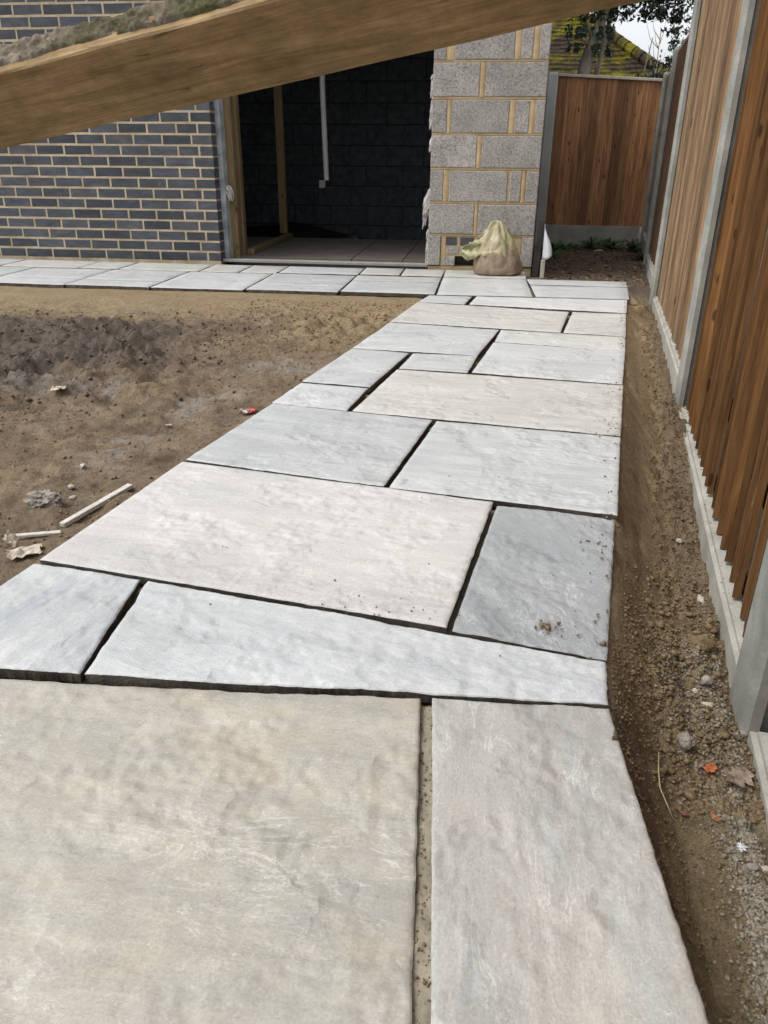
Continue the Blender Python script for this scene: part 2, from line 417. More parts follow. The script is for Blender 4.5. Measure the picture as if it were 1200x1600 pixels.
Z = H(X, Y)
gm = grid_mesh('ground', np.stack([X, Y, Z], 2), len(GX), len(GY), EARTH)
def addattr(m, name, v):
    a = m.attributes.new(name, 'FLOAT', 'POINT'); a.data.foreach_set('value', np.clip(v, 0, 1).astype(np.float32).ravel())
wd = np.clip((X-xr(Y))/np.maximum(xf(Y)-xr(Y), .02), 0, 1.2); rt = (X > (xl(Y)+xr(Y))/2)
nA = fbm(X, Y, 2.5, 4, 71); nB = fbm(X, Y, 7, 4, 77)
near = sst(1.25, .95, Y)
sandL = sst(3.9, 4.45, Y + nA*.35) + .75*sst(.9, 1.35, X+nB*.2)*sst(3.4, 3.9, Y) + .35*sst(.1, .6, nA)
sandR = sst(.75, .5, wd + nB*.12)*(1-near) + .5*(wd > .5)*(1-near)
bkm = sst(5.2, 5.6, Y+.6*(X-3.1)+.15*fbm(X, Y, 5, 3, 44))
addattr(gm, 'sandy', np.where(rt, sandR*(1-bkm), sandL)*(Y < 5.9))
darkL = sst(1.0, .3, X+nA*.35)*sst(2.45, 2.85, Y+nA*.2)*sst(4.15, 3.85, Y+nA*.2)*.85 + .45*sst(.15, .6, nB)*(Y < 2.6)
darkR = bkm*(.75+.2*nB) + (1-bkm)*(.3*sst(.5, .8, wd)*(1-near)+near*sst(.3, .12, wd)*.45)
addattr(gm, 'dark', np.where(rt | (Y > 6.1), darkR, darkL))
def spot(cx, cy, rx, ry, a=0):
    c, s = math.cos(a), math.sin(a); u = ((X-cx)*c+(Y-cy)*s)/rx; v = (-(X-cx)*s+(Y-cy)*c)/ry
    return sst(1.25, .55, np.sqrt(u*u+v*v)+nB*.55+nA*.3)
gl = np.maximum.reduce([spot(1.05, 2.62, .20, .10, .9), spot(.95, 2.25, .13, .1), spot(.98, 2.02, .1, .16), spot(1.2, 3.15, .2, .16), spot(.42, 2.72, .35, .09)])*.6
gr = np.maximum(spot(2.57, 1.28, .1, .16), spot(2.56, .98, .06, .25))*.8*(wd > .3)
addattr(gm, 'grey', np.where(rt, gr, gl))
addattr(gm, 'olive', np.where(rt, near*sst(.2, .35, wd)*.75, 0))
setp(link('ground', gm), kind='structure')

# bedding under the paving
def slabsheet(name, pts, z, mat):
    m = mesh_from(name, [(x, y, z) for x, y in pts], [tuple(range(len(pts)))], mat)
    return m
PATHO = setp(link('path', slabsheet('path', [(.945, 0.03), (2.355, .03), (2.32, .508), (2.288, 1.008), (2.30, 1.14), (2.40, 1.75), (2.596, 2.95), (2.83, 4.42), (2.90, 4.84), (1.712, 4.84), (1.10, 1.0)], -.0345, JOINT)), kind='structure')
PATIO = setp(link('patio', slabsheet('patio', [(-4.5, 4.85), (2.99, 4.92), (3.02, 5.62), (2.36, 5.7), (2.36, 6.05), (-4.5, 6.05)], -.0345, JOINT)), kind='structure')

# ------------------------------------------------------------------ paving slabs
def slab(pts, tone, parent, seed, rel=.0016, rot=0.0, dz=0.0, thick=.024, res=.022, label=None, fr=7):
    P = [Vector((x, y)) for x, y in pts]
    c = sum(P, Vector((0, 0)))/4
    d = (P[1]-P[0]).normalized(); ang = math.atan2(d.y, d.x) + rot
    ca, sa = math.cos(-ang), math.sin(-ang)
    L = [((p.x-c.x)*ca-(p.y-c.y)*sa, (p.x-c.x)*sa+(p.y-c.y)*ca) for p in P]
    wx = (P[1]-P[0]).length; wy = (P[3]-P[0]).length
    nx = max(6, min(150, int(wx/res))); ny = max(6, min(150, int(wy/res)))
    # parameter lines: a narrow arris ring, then an even grid
    ex, ey = .0025/wx, .0025/wy
    u = np.concatenate([[0, ex], np.linspace(ex, 1-ex, nx)[1:-1], [1-ex, 1]]); v = np.concatenate([[0, ey], np.linspace(ey, 1-ey, ny)[1:-1], [1-ey, 1]])
    U, Vv = np.meshgrid(u, v)
    q = [np.array(p) for p in L]
    XY = ((1-U)*(1-Vv))[..., None]*q[0] + (U*(1-Vv))[..., None]*q[1] + (U*Vv)[..., None]*q[2] + ((1-U)*Vv)[..., None]*q[3]
    x = XY[..., 0].copy(); y = XY[..., 1].copy()
    # hand-dressed wavering edges
    edge = np.minimum(np.minimum(U*wx, (1-U)*wx), np.minimum(Vv*wy, (1-Vv)*wy))
    we = np.exp(-edge/.02)
    x += we*(fbm(x+seed, y, 34, 4, seed, .65)*.0018); y += we*(fbm(x, y+seed*2, 34, 4, seed+5, .65)*.0018)
    # riven top: soft swells plus stepped ledges
    s = fbm(x*.35, y, fr, 4, seed+9)
    s = s + .10*fbm(x*.6, y, 28, 4, seed+21)
    st = np.floor(s*7)/7; st = st*.85 + s*.15
    z = rel*(st*2.0 + fbm(x, y, 30, 3, seed+13)*.6)
    z = z - .0018*(edge < .002) - np.exp(-edge/.005)*.0008*(1+fbm(x, y, 40, 2, seed+3))
    ny_, nx_ = x.shape
    V = np.stack([x, y, z], 2).reshape(-1, 3)
    idx = np.arange(ny_*nx_).reshape(ny_, nx_)
    F = [(int(idx[j, i]), int(idx[j, i+1]), int(idx[j+1, i+1]), int(idx[j+1, i])) for j in range(ny_-1) for i in range(nx_-1)]
    ring = list(idx[0, :]) + list(idx[1:, -1]) + list(idx[-1, -2::-1]) + list(idx[-2:0:-1, 0])
    ring = [int(i) for i in ring]; nV = len(V)
    rngs = np.random.RandomState(seed)
    low = []
    for i in ring:
        k = V[i].copy(); n = k[:2]/max(1e-6, np.linalg.norm(k[:2])); k[:2] -= n*(.003+.004*rngs.rand()); k[2] = -thick; low.append(k)
    V = np.concatenate([V, np.array(low)])
    m_ = len(ring)
    F += [(ring[k], nV+k, nV+(k+1) % m_, ring[(k+1) % m_]) for k in range(m_)]
    F.append(tuple(nV+k for k in range(m_-1, -1, -1)))
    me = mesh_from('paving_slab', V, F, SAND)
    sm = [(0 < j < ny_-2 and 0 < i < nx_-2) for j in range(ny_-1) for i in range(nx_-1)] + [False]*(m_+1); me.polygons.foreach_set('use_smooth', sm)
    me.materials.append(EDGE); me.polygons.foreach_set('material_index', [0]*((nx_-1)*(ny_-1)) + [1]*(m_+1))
    o = link('paving_slab', me, parent, (c.x, c.y, dz), (0, 0, ang)); o.color = (*tone, .95 if tone in (TAN,) else (.6 if tone in (MAUVE,) else (.14 if tone in (BUFF, WARM) else .1)))
    if label: o['label'] = label
    return o
WARM = (.545, .53, .51); COOL = (.45, .46, .46); PALE = (.49, .50, .505); GREY = (.30, .315, .32); BUFF = (.49, .48, .45); TAN = (.385, .365, .312); MAUVE = (.40, .388, .36)
def q4(*a): return list(a)
PATHS = [
 ('A', [(1.151, 1.339), (2.025, 1.201), (2.111, 1.782), (1.243, 1.933)], WARM, .0009, 0, 0),
 ('B', [(2.035, 1.195), (2.306, 1.14), (2.401, 1.722), (2.121, 1.771)], GREY, .0024, 2.2, -.002),
 ('C1', [(1.249, 1.944), (1.827, 1.839), (1.913, 2.406), (1.353, 2.505)], COOL, .0009, 0, .001),
 ('C2', [(1.841, 1.833), (2.41, 1.746), (2.502, 2.326), (1.928, 2.402)], (.47, .485, .48), .0010, 0, 0),
 ('D1', [(1.639, 2.461), (2.504, 2.338), (2.6, 2.932), (1.727, 3.031)], BUFF, .0006, 0, .001),
 ('D2', [(1.345, 2.519), (1.619, 2.472), (1.651, 2.747), (1.389, 2.784)], PALE, .0011, 0, -.001),
 ('E1', [(1.389, 2.803), (1.656, 2.765), (1.747, 3.322), (1.488, 3.365)], COOL, .0012, .8, 0),
 ('E2', [(1.732, 3.052), (2.011, 3.027), (2.044, 3.312), (1.765, 3.313)], (.46, .47, .47), .001, 0, 0),
 ('F1', [(1.489, 3.378), (2.044, 3.323), (2.142, 3.877), (1.584, 3.974)], (.48, .49, .49), .0013, .4, 0),
 ('F2', [(2.027, 3.029), (2.6, 2.95), (2.695, 3.515), (2.113, 3.585)], PALE, .001, 0, .001),
 ('F3', [(2.119, 3.613), (2.697, 3.527), (2.741, 3.815), (2.151, 3.879)], (.53, .53, .51), .0007, 0, -.001),
 ('I1', [(1.585, 3.991), (2.44, 3.867), (2.529, 4.425), (1.673, 4.578)], (.50, .49, .46), .0007, 0, 0),
 ('I2', [(2.453, 3.869), (2.746, 3.83), (2.836, 4.421), (2.55, 4.428)], (.51, .50, .48), .001, .6, 0),
 ('J1', [(1.678, 4.601), (1.949, 4.563), (1.986, 4.835), (1.723, 4.832)], PALE, .001, 0, 0),
 ('J2', [(1.975, 4.568), (2.842, 4.441), (2.912, 4.87), (2.013, 4.84)], (.56, .56, .56), .0008, 0, .001),
 ('H1', [(1.091, .962), (1.425, .977), (1.397, 1.289), (1.146, 1.324)], (.49, .51, .52), .0024, 1.2, 0),
 ('H2', [(1.435, .977), (2.292, 1.02), (2.303, 1.13), (1.413, 1.288)], (.54, .56, .565), .0032, -.35, 0),
 ('G1', [(1.13, .06), (2.056, .06), (1.995, .990), (1.09, .933)], TAN, .0034, 0, -.001),
 ('G2', [(2.077, .06), (2.358, .06), (2.292, 1.009), (2.013, .996)], MAUVE, .0026, 1.57, -.001),
]
for i, (n, p, t, rel, rot, dz) in enumerate(PATHS):
    slab(p, t, PATHO, 100+i*7, rel, rot, dz, res=.0062 if n in ('G1', 'G2', 'H1', 'H2', 'B') else (.011 if n in ('A', 'C1', 'C2') else .02))
def rect(x0, x1, y0, y1, sk=0.0, s=0):
    return [(x0+sk*0, y0), (x1, y0+s), (x1, y1+s), (x0, y1)]
PATIOS = []
bx = [-3.35, -2.75, -2.45, -1.545, -.925, -.62, -.006, .292, .572, 1.158, 1.455, 1.76, 2.35]
for a, b in zip(bx[:-1], bx[1:]):
    y0 = 5.575 if a < .5 else (5.62 if a < 1 else 5.645); PATIOS.append((rect(a+.006, b-.006, y0, 5.955 if a < 1 else 5.985), random.choice([BUFF, PALE, (.50, .49, .46)])))
for a, b, sp in ((-3.1, -2.5, None), (-2.5, -1.88, 5.08), (-1.88, -1.245, None), (-1.245, -.64, 5.095), (-.64, -.062, 5.08), (-.062, .553, None), (.553, 1.155, 5.055), (1.155, 1.758, 5.36)):
    y0 = 4.828 + max(0, a)*.05; y1 = 5.545 + max(0, a)*.035
    if sp:
        PATIOS.append((rect(a+.006, b-.006, y0, sp-.003), random.choice([COOL, PALE]))); PATIOS.append((rect(a+.006, b-.006, sp+.003, y1), random.choice([COOL, PALE])))
    else: PATIOS.append((rect(a+.006, b-.006, y0, y1), random.choice([COOL, PALE])))
PATIOS.append(([(1.768, 4.862), (2.352, 4.895), (2.34, 5.612), (1.766, 5.60)], (.50, .51, .50)))
PATIOS.append(([(2.372, 4.90), (2.93, 4.915), (2.99, 5.37), (2.36, 5.363)], PALE))
PATIOS.append(([(2.357, 5.388), (2.992, 5.394), (3.02, 5.625), (2.346, 5.621)], PALE))
for i, (p, t) in enumerate(PATIOS):
    slab(p, t, PATIO, 400+i*5, .0009, 0, random.uniform(-.001, .001), res=.05)

# ------------------------------------------------------------------ the house
HS = thing('house', 'unfinished house shell of dark blue brick and grey blocks with an open doorway', 'house', (0, 6.09, 0))
FY = 6.086
# mortar body of the brick front with its reveal
bw = box('brick_wall', -7, -.004, FY+.0015, FY+.104, -.1, 2.6, MORTAR, HS, 0)
cache = {}
def piece(name, dx, dy, dz, mat, x, y, z, parent, jit=.0006, bev=.002, tag=0):
    k = (name, round(dx, 4), round(dy, 4), round(dz, 4), tag)
    if k not in cache: cache[k] = box_mesh(name, dx, dy, dz, mat, bev, jit)
    o = link(name, cache[k], parent, (x+random.uniform(-1, 1)*jit, y+random.uniform(-.7, .7)*jit, z))
    return o
far = bmesh.new()
for r in range(34):
    z = .0375 + .075*r
    gp = .0055
    edges = [0.0]
    if r % 2 == 0: edges += [.108, .27]
    else: edges += [.158]
    while edges[-1] < 4.6: edges.append(edges[-1]+.225)
    off = random.uniform(-.004, .004)
    for a, b in zip(edges[:-1], edges[1:]):
        g0 = .0 if a == 0 else .005
        x1 = -a-g0+(0 if a == 0 else off); x0 = -b+.005+off; wdt = x1-x0
        if r < 25 and a < 1.95:
            piece('brick', round(wdt/.002)*.002-.001, .104, .0635, BRICK, (x0+x1)/2, FY+.052, z, bw, .0008, .003)
        else:
            add_box(far, x0, x1, FY, FY+.05, z-.0325, z+.0325)
o = link('brickwork', bm_mesh('brickwork', far, BRICK), HS, (0, 0, 0)); o['kind'] = 'stuff'
# jamb: cavity insulation and timber studs
box('cavity_closer', -.10, .034, FY+.107, FY+.205, -.02, 2.3, plain('blue_grey_insulation', (.40, .43, .46), .8, .3, .3, 9, .6, .004), HS, .004, .003)
for x0, x1, y0, y1 in ((-.02, .088, 6.295, 6.375), (.03, .108, 6.38, 6.45)):
    box('jamb_stud', x0, x1, y0, y1, .0, 2.3, W_MID, HS, .003)
# stud partition with sole plate
box('sole_plate', .085, .16, 6.455, 7.84, .0205, .062, W_PALE, HS, .003)
box('partition_stud', .035, .11, 7.80, 7.845, .064, 2.3, W_MID, HS, .003)
# floor
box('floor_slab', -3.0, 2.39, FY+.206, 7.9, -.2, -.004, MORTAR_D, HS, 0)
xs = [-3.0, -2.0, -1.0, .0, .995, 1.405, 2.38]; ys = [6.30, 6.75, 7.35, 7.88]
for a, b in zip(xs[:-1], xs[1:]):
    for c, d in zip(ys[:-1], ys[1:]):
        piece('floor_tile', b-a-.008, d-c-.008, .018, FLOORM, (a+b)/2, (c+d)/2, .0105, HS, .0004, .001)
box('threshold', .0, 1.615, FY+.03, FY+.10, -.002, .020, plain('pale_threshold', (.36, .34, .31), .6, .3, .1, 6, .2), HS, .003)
box('doorway_footing', .0, 1.615, FY-.10, FY+.028, -.2, -.024, MORTAR_D, HS, 0)
# inner shell that makes the room dark
BWY = 10.1
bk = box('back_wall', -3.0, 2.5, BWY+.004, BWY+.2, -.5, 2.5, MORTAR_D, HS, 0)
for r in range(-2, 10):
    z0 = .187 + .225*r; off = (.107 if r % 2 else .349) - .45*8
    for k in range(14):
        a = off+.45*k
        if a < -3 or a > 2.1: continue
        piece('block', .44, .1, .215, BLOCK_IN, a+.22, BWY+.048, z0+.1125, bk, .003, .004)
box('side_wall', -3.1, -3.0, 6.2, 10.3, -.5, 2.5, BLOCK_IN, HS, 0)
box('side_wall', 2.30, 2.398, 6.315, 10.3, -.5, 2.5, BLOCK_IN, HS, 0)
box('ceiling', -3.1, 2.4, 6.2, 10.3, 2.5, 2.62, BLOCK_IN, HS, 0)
box('lintel', -.05, 1.62, FY+.012, FY+.2, 2.12, 2.6, CONC_P, HS, .004)
box('roof', -7.1, 2.5, 5.85, 10.5, 2.63, 2.75, CONC_P, HS, 0)
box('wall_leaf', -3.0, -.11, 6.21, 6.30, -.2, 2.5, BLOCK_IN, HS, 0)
# sub-base beyond the floor edge and rubble
setp(box('subsoil', -3, 2.3, 7.9, 10.1, -.5, -.28, EARTH, HS, 0))
# black membrane standing at the floor edge
BLK = plain('black_polythene', (.008, .008, .009), .35, .5, .1, 10, .4)
V = []; pr = [(-1.3, .10), (-.4, .10), (-.06, .12), (.09, .155), (.27, .137), (.43, .10), (.59, .065), (.8, .02), (1.04, -.012), (1.42, -.02), (2.2, -.02)]
for x, z in pr:
    V += [(x, 7.93, -.3), (x, 8.0+.01*math.sin(x*9), z), (x, 8.02+.03*math.sin(x*5), z-.004), (x, 8.12, -.3)]
F = []
for i in range(len(pr)-1):
    for k in range(3): F.append((i*4+k, i*4+k+1, i*4+k+5, i*4+k+4))
link('membrane', mesh_from('membrane', V, F, BLK, True), HS)
# white conduit on the back wall and its clip box
CX = .492
PVC = plain('white_pvc', (.72, .72, .70), .45, .4, .05, 5, .1)
link('conduit', mesh_from('conduit', *tube_pts([(CX-.012, 7.86, 2.49), (CX-.012, 7.86, 1.3), (CX+.008, 7.86, .545)], [.025]*3, 10), PVC), HS)
box('socket_box', CX-.065, CX-.005, 7.85, 7.89, .475, .545, plain('galvanised_steel', (.35, .35, .35), .4, .6, .2, 9, .2), HS, .004)
link('cable', mesh_from('cable', *tube_pts([(CX+.01, 7.86, .55), (CX+.02, 7.85, .51), (CX-.01, 7.84, .47), (CX-.04, 7.84, .455)], [.006]*4, 6), BLK), HS)
# block pier
PX0, PX1 = 1.615, 2.398
pier = box('block_pier', PX0+.004, PX1-.004, FY+.010, FY+.22, -.05, .0105, MORTAR_P, HS, 0)
box('mortar_bed', PX0+.004, PX1-.004, FY+.009, FY+.22, .236, 2.6, MORTAR_P, pier, 0)
rows = {0: [], 1: [(0, .335), (.362, .783)], 2: [(0, .1), (.138, .562), (.575, .66), (.69, .783)], 3: [(0, .328), (.36, .783)], 4: [(0, .107), (.136, .54), (.58, .68), (.717, .783)],
        5: [(0, .325), (.36, .783)], 6: [(0, .09), (.145, .548), (.588, .67), (.71, .783)]}
for k in range(1, 12):
    z0 = .0105+.225*k; rr = rows.get(k) or rows[5 if k % 2 else 6]
    for a, b in rr:
        piece('block', b-a-.004, .2, .207, BLOCK, PX0+(a+b)/2, FY+.10, z0+.1125+random.uniform(-.002, .002), pier, .0012, .005, tag=k)
# bottom course: broken bricks, cut blocks and an open vent
z0 = .0105
piece('block', .098, .2, .212, BLOCK, PX0+.047, FY+.10, z0+.112, pier, .001, .005)
box('mortar_bed', PX0+.098, PX0+.135, FY+.008, FY+.2, .012, .2355, MORTAR_P, pier, .004)
for a, b in ((.135, .215), (.24, .345), (.37, .45)):
    piece('brick', b-a, .1, .058, BRICK, PX0+(a+b)/2, FY+.055, .192, pier, .001, .003)
for a, b, c, d in ((.14, .235, .10, .155), (.25, .36, .10, .155), (.115, .205, .016, .082)):
    piece('cut_block', b-a, .1, d-c, BLOCK, PX0+(a+b)/2, FY+.055, (c+d)/2, pier, .001, .004)
box('mortar_bed', PX0+.135, PX0+.45, FY+.010, FY+.1, .087, .2355, MORTAR_P, pier, 0)
box('mortar_bed', PX0+.098, PX0+.206, FY+.0105, FY+.1, .011, .0865, MORTAR_P, pier, 0)
box('mortar_bed', PX0+.35, PX0+.69, FY+.0095, FY+.2, .011, .0865, MORTAR_P, pier, 0)
box('mortar_bed', PX0+.45, PX0+.69, FY+.0098, FY+.2, .087, .2355, MORTAR_P, pier, 0)
piece('block', .16, .19, .2, BLOCK, PX0+.53, FY+.10, z0+.1125, pier, .001, .005)
piece('block', .088, .2, .21, BLOCK, PX0+.738, FY+.10, z0+.1125, pier, .001, .005)
box('vent_recess', PX0+.206, PX0+.35, FY+.12, FY+.2, .011, .0865, BLK, pier, 0)
# smeared mortar ribbons standing a little proud of the bed
def ribbon(x0, z0, x1, z1, wd_, mat, parent, y=FY+.0075):
    n = max(6, int(math.hypot(x1-x0, z1-z0)/.012)); V = []; F = []
    dx, dz = x1-x0, z1-z0; L = math.hypot(dx, dz); nx, nz = -dz/L, dx/L; s = random.random()*90
    for i in range(n+1):
        t = i/n; ww = wd_*(1+.45*mn.noise(Vector((s, t*L*14, 0)))); yy = y+.002*mn.noise(Vector((s, t*L*20, 5)))
        for k, (o_, dy) in enumerate(((-1, .006), (-.6, -.002), (.6, -.002), (1, .006))):
            V.append((x0+dx*t+nx*o_*ww/2, yy+dy, z0+dz*t+nz*o_*ww/2))
    for i in range(n):
        for k in range(3): F.append((i*4+k, i*4+k+1, i*4+k+5, i*4+k+4))
    link('pointing', mesh_from('pointing', V, F, mat, True), parent)
for k in range(1, 9):
    z = .0105+.225*k; ribbon(PX0+.003, z, PX1-.003, z+.001, .021, MORTAR_P, pier)
    rr = rows.get(k) or rows[5 if k % 2 else 6]
    for (a, b), (c, d) in zip(rr[:-1], rr[1:]):
        if c-b > .02: ribbon(PX0+(b+c)/2, z+.008, PX0+(b+c)/2+.001, z+.217, (c-b)*1.25, MORTAR_P, pier, FY+.004)
# mineral wool hanging out of the pier edge and the brick jamb
WOOL = plain('mineral_wool', (.60, .57, .54), .95, .1, .2, 30, .8, .004)
def wool(x, y, z, h, w_, parent, seed, lean=-1):
    rng = random.Random(seed); V = []; F = []
    for i in range(46):
        a = rng.random(); p = [Vector((x+rng.uniform(-.004, .01), y+rng.uniform(-.02, .03), z+h*(a-.1)))]
        L = w_*rng.uniform(.3, 1.25)
        for k in range(1, 4):
            t = k/3; p.append(p[0]+Vector((lean*L*t*(1-.3*t), rng.uniform(-.012, .004), -L*t*t*rng.uniform(.6, 1.6)+rng.uniform(-.004, .004))))
        v, f = tube_pts(p, [.011, .011, .009, .004], 6, True); n = len(V); V += v; F += [tuple(n+q for q in g) for g in f]
    link('insulation_tuft', mesh_from('insulation_tuft', V, F, WOOL, True), parent)
for i, (z, h, w_) in enumerate(((1.16, .15, .035), (1.0, .12, .035), (.84, .05, .03), (.50, .05, .045), (.40, .13, .07), (.10, .18, .035), (.03, .12, .035))):
    wool(PX0+.004, FY+.15, z, h, w_, HS, 40+i)
wool(.034, FY+.15, .50, .05, .05, HS, 60, 1)

# ------------------------------------------------------------------ fences
bw_cache = {}
def board_mesh(h, mat, seed=0):
    k = (round(h, 3), mat.name, seed)
    if k not in bw_cache:
        rng = random.Random(seed*13+1)
        t0, t1 = .014, .006; wv = .1
        V = []; n = 3
        for i in range(n):
            z = h*i/(n-1); dx = rng.uniform(-.0012, .0012); dy = rng.uniform(-.0012, .0012)
            V += [(0+dx, dy+.009, z), (wv+dx, dy-.011, z), (wv+dx, dy+.007, z), (dx, dy+.014, z)]
        F = [(3, 2, 1, 0), tuple((n-1)*4+i for i in range(4))]
        for i in range(n-1):
            for a in range(4):
                b = (a+1) % 4; F.append((i*4+a, i*4+b, i*4+4+b, i*4+4+a))
        m = mesh_from('fence_board', V, F, mat)
        bw_cache[k] = m
    return bw_cache[k]
def gravel_board(parent, A, B, z0, z1, th=.05):
    """A,B front-top line; body extends th to the fence side (away from the path)"""
    A = Vector((*A, 0)); B = Vector((*B, 0)); d = (B-A); L = d.length; ang = math.atan2(d.y, d.x)
    bm = bmesh.new(); add_box(bm, 0, L, -th, 0, z0, z1)
    bmesh.ops.bevel(bm, geom=[e for e in bm.edges if all(abs(v.co.z-z1) < 1e-6 for v in e.verts)], offset=.011, segments=4, affect='EDGES')
    return link('gravel_board', bm_mesh('gravel_board', bm, CONC), parent, (A.x, A.y, 0), (0, 0, ang))
def conc_post(parent, c, ang, z0, z1, w_=.094, d_=.11, cap=False):
    """post centred on c; front face (towards the path) pale chamfers"""
    bm = bmesh.new(); ch = .012
    prof = [(-w_/2, d_/2-ch), (-w_/2+ch, d_/2), (w_/2-ch, d_/2), (w_/2, d_/2-ch), (w_/2, .024), (w_/2-.02, .020), (w_/2-.02, -.025), (w_/2, -.03), (w_/2, -d_/2+ch), (w_/2-ch, -d_/2), (-w_/2+ch, -d_/2), (-w_/2, -d_/2+ch), (-w_/2, -.03), (-w_/2+.02, -.025), (-w_/2+.02, .02), (-w_/2, .024)]
    n = len(prof); levels = [z0, z0+.6, z1-.6, z1-.02, z1]
    vs = []
    for li, z in enumerate(levels):
        s = .8 if li == len(levels)-1 else 1
        vs.append([bm.verts.new((x*s, y*s, z)) for x, y in prof])
    for i in range(len(levels)-1):
        for k in range(n): bm.faces.new((vs[i][k], vs[i][(k+1) % n], vs[i+1][(k+1) % n], vs[i+1][k]))
    bm.faces.new(vs[-1]); bm.faces.new(vs[0][::-1])
    bmesh.ops.recalc_face_normals(bm, faces=bm.faces)
    return link('post', bm_mesh('post', bm, CONC_P), parent, (*c, 0), (0, 0, ang))
FN = thing('fence', 'tall stepped timber board fence on concrete gravel boards along the right of the path', 'fence', (2.9, 3.2, -.2))
BAYS = [  # A (near, front top of gravel board), B (far), z top of gravel board, height of boards, wood, z bottom
 ((2.331, -.60), (2.597, 1.205), -.170, 1.80, W_BROWN, -.36),
 ((2.611, 1.36), (2.874, 3.165), -.140, 1.80, W_BROWN, -.36),
 ((2.876, 3.27), (3.134, 5.24), -.030, 1.80, W_GREY, -.26),
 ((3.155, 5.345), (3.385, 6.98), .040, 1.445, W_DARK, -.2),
 ((3.40, 7.08), (3.58, 8.33), .100, 1.33, W_GREY, -.2),
]
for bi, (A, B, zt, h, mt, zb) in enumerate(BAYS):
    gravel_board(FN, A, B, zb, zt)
    a = Vector(A); b = Vector(B); d = (b-a).normalized(); nrm = Vector((d.y, -d.x)); L = (b-a).length; ang = math.atan2(d.y, d.x)
    n = int(round(L/.087)); sp = L/n
    for i in range(n):
        s = i*sp
        p = a + d*(s+random.uniform(-.004, .004)*(0 < i < n-1)) + nrm*(.030 + random.uniform(-.003, .003))
        # thick edge towards the camera, thin edge lapped under the next board away
        o = link('fence_board', board_mesh(h, mt, random.randrange(6)), FN, (p.x, p.y, zt+.001+random.uniform(0, .011)), (random.uniform(-.002, .002), random.uniform(-.0025, .0025), ang+math.pi))
        o.location.x += d.x*.1; o.location.y += d.y*.1
    # rails behind and a capping on top
    for hz in (.25, h/2, h-.15):
        q = a + nrm*.052; m = box_mesh('rail', L, .035, .07, mt, .002)
        c_ = a + d*(L/2) + nrm*.066; link('rail', m, FN, (c_.x, c_.y, zt+hz), (0, 0, ang))
    c_ = a + d*(L/2) + nrm*.05; link('capping', box_mesh('capping', L, .06, .022, W_CAP if bi > 2 else mt, .003), FN, (c_.x, c_.y, zt+h+.018), (0, 0, ang))
for i in range(len(BAYS)):
    A1 = Vector(BAYS[i][1]); ztop = max(BAYS[i][2]+BAYS[i][3], (BAYS[i+1][2]+BAYS[i+1][3]) if i < 4 else 0)+.05
    A2 = Vector(BAYS[i+1][0]) if i < 4 else A1+Vector((.015, .1))
    d = (Vector(BAYS[i][1])-Vector(BAYS[i][0])).normalized(); nrm = Vector((d.y, -d.x)); ang = math.atan2(d.y, d.x)
    c = A1 + d*(A2-A1).length/2 + nrm*(.055-.014); conc_post(FN, (c.x, c.y), ang, -.45, ztop, w_=(A2-A1).length-.004 if i < 4 else .094)
a = Vector(BAYS[0][0]); conc_post(FN, (a.x+.03, a.y-.05), math.atan2(1.8, .266), -.45, 1.7)
# rusty stain under a nail on the nearest visible gravel board
BF = thing('fence', 'lower reddish brown board fence closing off the soil strip behind the pier', 'fence', (3.1, 8.45, -.1))
n = 12; X0, X1 = 2.63, 3.575
for i in range(n):
    x = X0+(X1-X0)*i/n
    o = link('fence_board', board_mesh(1.31-.045*i/n, W_RED, i % 4), BF, (x, 8.45+random.uniform(-.003, .003), .142-.004*i/n), (0, random.uniform(-.003, .003), 0))
    o.scale = (.86, 1, 1)
gravel_board(BF, (3.56, 8.43), (2.6, 8.43), -.2, .140)
m = box_mesh('capping', X1-X0+.01, .07, .025, W_CAP, .004); link('capping', m, BF, ((X0+X1)/2, 8.455, 1.443), (0, .048, 0))
for hz in (.3, 1.2): box('rail', X0, X1, 8.468, 8.5, .14+hz*.9, .2+hz*.9, W_RED, BF, .002)
pp = conc_post(BF, (2.575, 8.47), math.pi, -.45, 1.49, w_=.10); pp.data.materials[0] = CONC_W

# ------------------------------------------------------------------ timber beam crossing the view
BD = Vector((.9764, -.1274, .1745)).normalized(); BU = Vector((-.2128, -.7060, .6755)); BU = (BU-BD*BU.dot(BD)).normalized(); BB = BD.cross(BU); BB = -BB if BB.dot(Vector((-.037, .697, .716))) < 0 else BB
BA = Vector((1.2185, 1.0441, .7508))
t_end = 1.31; t_start = -4.55
nL = 200; V = []; F = []
prof = [(0, 0), (.0, .002), (.046, .0), (.0949, .0), (.0975, .0025), (.0975, .023), (.0975, .0445), (.095, .047), (.05, .047), (.0, .047)]
prof = [(.002, 0), (.03, 0), (.062, 0), (.093, 0), (.095, .002), (.095, .024), (.095, .045), (.093, .047), (.05, .047), (.002, .047), (0, .045), (0, .002)]
for i in range(nL+1):
    t = (t_end-t_start)*i/nL
    for k, (u_, b_) in enumerate(prof):
        j = .0011*mn.noise(Vector((t*9, u_*40, b_*40+3)))
        e = .0016*abs(mn.noise(Vector((t*25, k, 7)))) if k in (3, 4, 6, 7) else 0
        V.append((t, b_+j+e*(1 if k in (3, 4) else -1), u_+j-e))
n = len(prof)
for i in range(nL):
    for k in range(n): F.append((i*n+k, (i+1)*n+k, (i+1)*n+(k+1) % n, i*n+(k+1) % n))
F.append(tuple(range(n))); F.append(tuple(nL*n+k for k in range(n-1, -1, -1)))
ST = BA+BD*t_start
me = mesh_from('timber_beam', V, F, BEAM); 
bo = link('timber_beam', None, None, ST); bo.rotation_euler = Matrix((BD, BB, BU)).transposed().to_euler()
